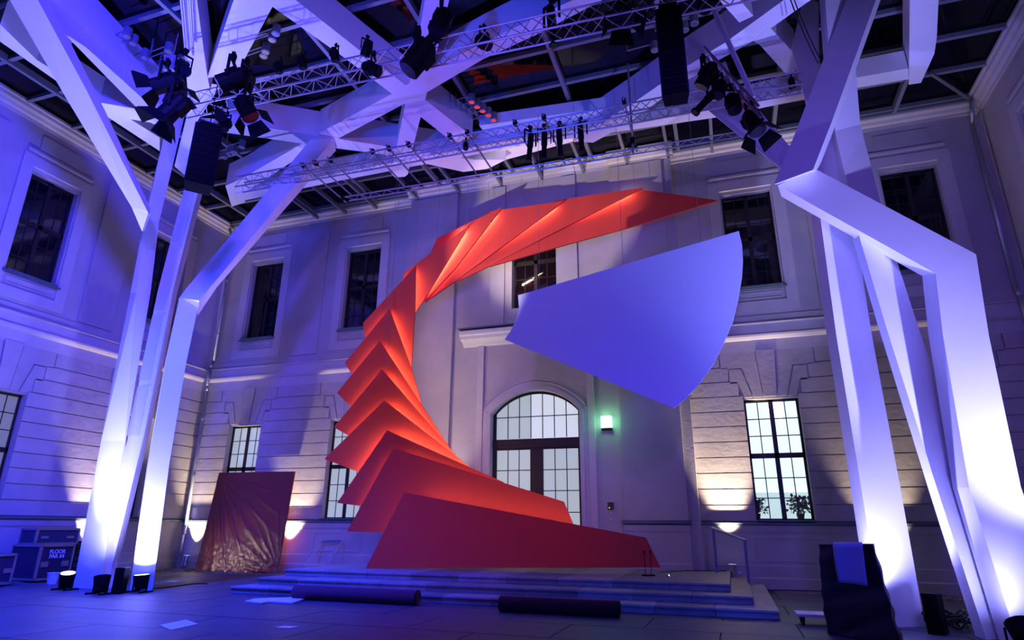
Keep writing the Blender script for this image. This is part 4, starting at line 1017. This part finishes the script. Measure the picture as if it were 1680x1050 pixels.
roll('dark red rolled carpet lying in front of the steps, right of the plum one', -4.60, -2.20, 13.0, .155, 'carpet_dark')
# flat boards and tape on the floor
for i, (lab, px) in enumerate((('flat pale board lying before the left end of the steps', [(415, 984), (510, 981), (480, 991), (432, 988)]), ('thin pale strip lying left of the flat board before the steps', [(402, 988), (418, 984), (440, 989), (430, 991)]))):
    P_ = [Pz(x, y, .004) for x, y in px]; c = sum(P_, Vector())/4; t = thing('flat_board', lab, 'board', tuple(c))
    mb = MB(); mb.prism([q-c for q in P_], (0, 0, .03)); mb.build('board_sheet', 'board', t)
P_ = [Pz(x, y, .002) for x, y in [(262, 1026), (305, 1017), (325, 1024), (280, 1034)]]; c = sum(P_, Vector())/4
t = thing('floor_hatch', 'smooth pale metal hatch plate set in the floor at the lower left', 'hatch', tuple(c)); mb = MB(); mb.prism([q-c for q in P_], (0, 0, .006)); mb.build('hatch_plate', 'board', t)
for lab, x, y in (('small pale floor plate near the left column and drainpipe', 285, 954), ('small pale floor plate far in front of the steps', 470, 1029)):
    c = Pz(x, y, .002); t = thing('floor_plate', lab, 'plate', tuple(c)); mb = MB(); mb.prism([(-.14, -.12, 0), (.14, -.1, 0), (.16, .12, 0), (-.12, .1, 0)], (0, 0, .006)); mb.build('metal_plate', 'board', t)

# handrail
t = thing('handrail', 'blue grey metal handrail at the right end of the landing', 'railing', tuple(Py(1175, 933, 19.2))); HL = t.location
a0, a1 = Py(1176, 934, 19.2), Py(1169, 866, 19.2); b0, b1 = Py(1229, 957, 18.2), Py(1222, 887, 18.2)
a0.z = .48
for p_, q_ in ((a0, a1), (b0, b1)):
    mb = MB(); mb.box((p_.x-.035, p_.y-.02, p_.z), (p_.x+.035, p_.y+.02, q_.z)); local(mb, HL); mb.build('post', 'rail', t)
mb = MB(); mb.rod((a0.x-.03, a1.y, a1.z), (b0.x+.03, b1.y, b1.z), .03, 6); local(mb, HL); mb.build('handrail_bar', 'rail', t)
# wrapped board leaning on the back wall
t = thing('wrapped_board', 'big dark red board wrapped in glossy plastic film leaning on the back wall', 'board', (-17.5, 19.9, 0)); L = t.location
Wp = [Pz(322, 935, .02), Pz(456, 940, .02), Py(485, 774, 20.62), Py(361, 776, 20.62)]
yb_ = 19.85; Wp[0] = Vector((Py(322, 935, yb_).x, yb_, .01)); Wp[1] = Vector((Py(456, 940, yb_).x, yb_, .01))
mb = MB(); NU, NV = 70, 90; nrm = (Wp[1]-Wp[0]).cross(Wp[3]-Wp[0]).normalized()
if nrm.y > 0: nrm = -nrm
def fold(u, v):
    # film pulled from the upper left corner and gathered at the lower right corner
    h = 0
    a = math.atan2(1-v+.001, u+.02); r = math.hypot(u, 1-v)
    h += .040*max(0, math.sin(a*34+noise.noise(Vector((a*6, r*2, 0)))*2.5))**3*math.exp(-((r-.45)/.5)**2)*(a < 1.45)*(a > .25)
    b = math.atan2(v+.001, 1.02-u); r2 = math.hypot(1-u, v)
    h += .040*max(0, math.sin(b*30+noise.noise(Vector((b*5, r2*3, 7)))*2.5))**2*math.exp(-(r2/.45)**2)
    h += .030*noise.noise(Vector((u*26, v*30, 3)))*max(0, 1-v*2.6)
    return h
for j in range(NV+1):
    for i in range(NU+1):
        u, v = i/NU, j/NV; p_ = (Wp[0]*(1-u)+Wp[1]*u)*(1-v)+(Wp[3]*(1-u)+Wp[2]*u)*v
        mb.v.append(p_+nrm*(.055+fold(u, v)))
for j in range(NV):
    for i in range(NU): k = j*(NU+1)+i; mb.f.append([k, k+1, k+NU+2, k+NU+1]); mb.mi.append(0)
local(mb, L); o = mb.build('plastic_film', 'wrap', t); smooth(o)
mb = MB(); mb.prism(Wp, nrm*.05); local(mb, L); mb.build('board_core', 'wrap', t)
# folded trestle frame
t = thing('trestle_frame', 'grey folding frame leaning on the plinth left of the sculpture', 'frame', tuple(Py(520, 928, 19.9))); L = t.location
def fp(x, y, Y): return Py(x, y, Y)
a, b, c_, d_ = Py(500, 930, 19.8), Py(527, 888, 20.5), Py(537, 927, 19.8), Py(562, 887, 20.5)
for q in (a, c_): q.z = max(q.z, .04)
for p_, q_ in ((a, b), (c_, d_)):
    mb = MB(); mb.rod(p_, q_, .035, 4); local(mb, L); mb.build('leg', 'pipe', t)
mb = MB(); mb.rod(b, d_, .035, 4); local(mb, L); mb.build('crossbar', 'pipe', t)
# exit light and switches on the centre bay
WY = PW
p_ = Py(995, 692, D-WY-.05)
t = thing('exit_light', 'glowing green and white illuminated exit box on the wall right of the door', 'sign', tuple(p_))
mb = MB(); mb.box((-.17, -.06, -.20), (.17, .05, .18)); o = mb.build('sign_box', 'exit', t); bevel(o, .01)
mb = MB(); mb.box((-.16, -.08, -.28), (.17, .05, -.205)); mb.build('sign_base', 'black', t)
l = bpy.data.lights.new('exit_glow_light', 'POINT'); l.energy = 14; l.color = (.25, 1, .45); l.shadow_soft_size = .15; lo = bpy.data.objects.new('exit_glow_light', l); COL.objects.link(lo); lo.location = (p_.x, p_.y-.25, p_.z)
p_ = Py(1002, 830, D-PW-.02); t = thing('control_box', 'small brown control box with a green pilot lamp right of the door', 'switch', tuple(p_))
mb = MB(); mb.box((-.09, -.05, -.11), (.09, .02, .11)); o = mb.build('box_body', 'brown', t); bevel(o, .008)
mb = MB(); mb.box((-.09, -.055, .11), (.09, .02, .135)); mb.build('box_lid', 'beige', t)
mb = MB(); mb.box((-.05, -.056, -.07), (-.025, -.05, -.045)); mb.build('pilot_lamp', 'led', t)
for lab, y in (('small pale wall switch directly under the control box', 841), ('lower pale wall socket under the control box', 851.5)):
    p_ = Py(1003, y, D-PW-.01); t = thing('wall_switch', lab, 'switch', tuple(p_)); mb = MB(); mb.box((-.05, -.02, -.05), (.05, .01, .05)); o = mb.build('switch_plate', 'beige', t); bevel(o, .004)
    mb = MB(); mb.box((-.02, -.026, -.02), (.02, -.02, .02)); mb.build('switch_rocker', 'board', t)

# ------------------------------------------------------------------ flight cases at the left wall
def text(parent, body, loc, rot, size, m, off=(0, 0, 0)):
    cu = bpy.data.curves.new('lettering', 'FONT'); cu.body = body; cu.size = size; cu.align_x = 'CENTER'; cu.align_y = 'CENTER'; cu.extrude = .002; cu.space_line = .85; cu.offset = .004
    cu.materials.append(M[m]); o = curve_obj('lettering', cu); o.parent = parent; o.location = loc; o.rotation_euler = rot; return o
def flight_case(label, x0, x1, y0, y1, z0, h, txt=None, m='case'):
    t = thing('flight_case', label, 'case', ((x0+x1)/2, (y0+y1)/2, z0)); L = t.location
    w, d = (x1-x0)/2, (y1-y0)/2; b = .08 if z0 == 0 else 0
    mb = MB(); mb.box((-w, -d, b), (w, d, b+h)); mb.build('case_body', m, t)
    for sx in (-1, 1):
        for sy in (-1, 1):
            mb = MB(); mb.box((sx*w-.03, sy*d-.03, b-.005), (sx*w+.03 if sx > 0 else sx*w+.03, sy*d+.03, b+h+.005)); mb.build('edge_profile', 'alu', t)
    for zz in (b, b+h):
        for sy in (-1, 1): mb = MB(); mb.box((-w, sy*d-.03, zz-.03), (w, sy*d+.03, zz+.03)); mb.build('edge_profile', 'alu', t)
        for sx in (-1, 1): mb = MB(); mb.box((sx*w-.03, -d, zz-.03), (sx*w+.03, d, zz+.03)); mb.build('edge_profile', 'alu', t)
    for yy in (-d*.62, d*.62):
        mb = MB(); mb.box((w, yy-.11, b+h*.36), (w+.02, yy+.11, b+h*.52)); mb.build('latch_plate', 'alu', t)
    if b:
        for sx in (-1, 1):
            for sy in (-1, 1): mb = MB(); mb.rod((sx*(w-.1)-.02, sy*(d-.1), .04), (sx*(w-.1)+.02, sy*(d-.1), .04), .04, 10); mb.build('castor', 'black', t)
    if txt: text(t, txt, (w+.024, 0, b+h*.74), (math.pi/2, 0, math.pi/2), .15, 'whiteprint')
    return t
flight_case('black flight case lettered FLOOR PAR 64 with aluminium edges by the left wall', -20.3, -19.15, 13.95, 14.95, 0, .92, 'FLOOR\nPAR 64')
flight_case('pale edged flight case partly cut off at the left edge', -19.9, -18.75, 12.35, 13.0, 0, .72, None, 'case')
fc = flight_case('small black rack case standing on top of the lettered flight case', -20.25, -19.6, 14.05, 15.35, 1.04, .42, None, 'rack')
rk = thing('amplifier_rack', 'dark amplifier rack behind the small case on the left', 'rack', (-20.3, 16.0, 0)); mb = MB(); mb.box((-.35, -.4, 0), (.35, .4, 1.1)); o = mb.build('rack_body', 'black', rk); bevel(o)
for k in range(5): mb = MB(); mb.box((.352, -.34, .12+k*.19), (.37, .34, .27+k*.19)); mb.build('rack_unit', 'rack', rk)
p_ = Pz(85, 958, 0); t = thing('plastic_bucket', 'small white plastic bucket between the flight case and the left column', 'bucket', tuple(p_))
mb = MB(); mb.rod((0, 0, 0), (0, 0, .28), .12, 18, .16); o = mb.build('bucket_shell', 'bucket', t)
mb = MB(); mb.rod((0, 0, .28), (0, 0, .295), .17, 18); mb.build('bucket_rim', 'board', t)
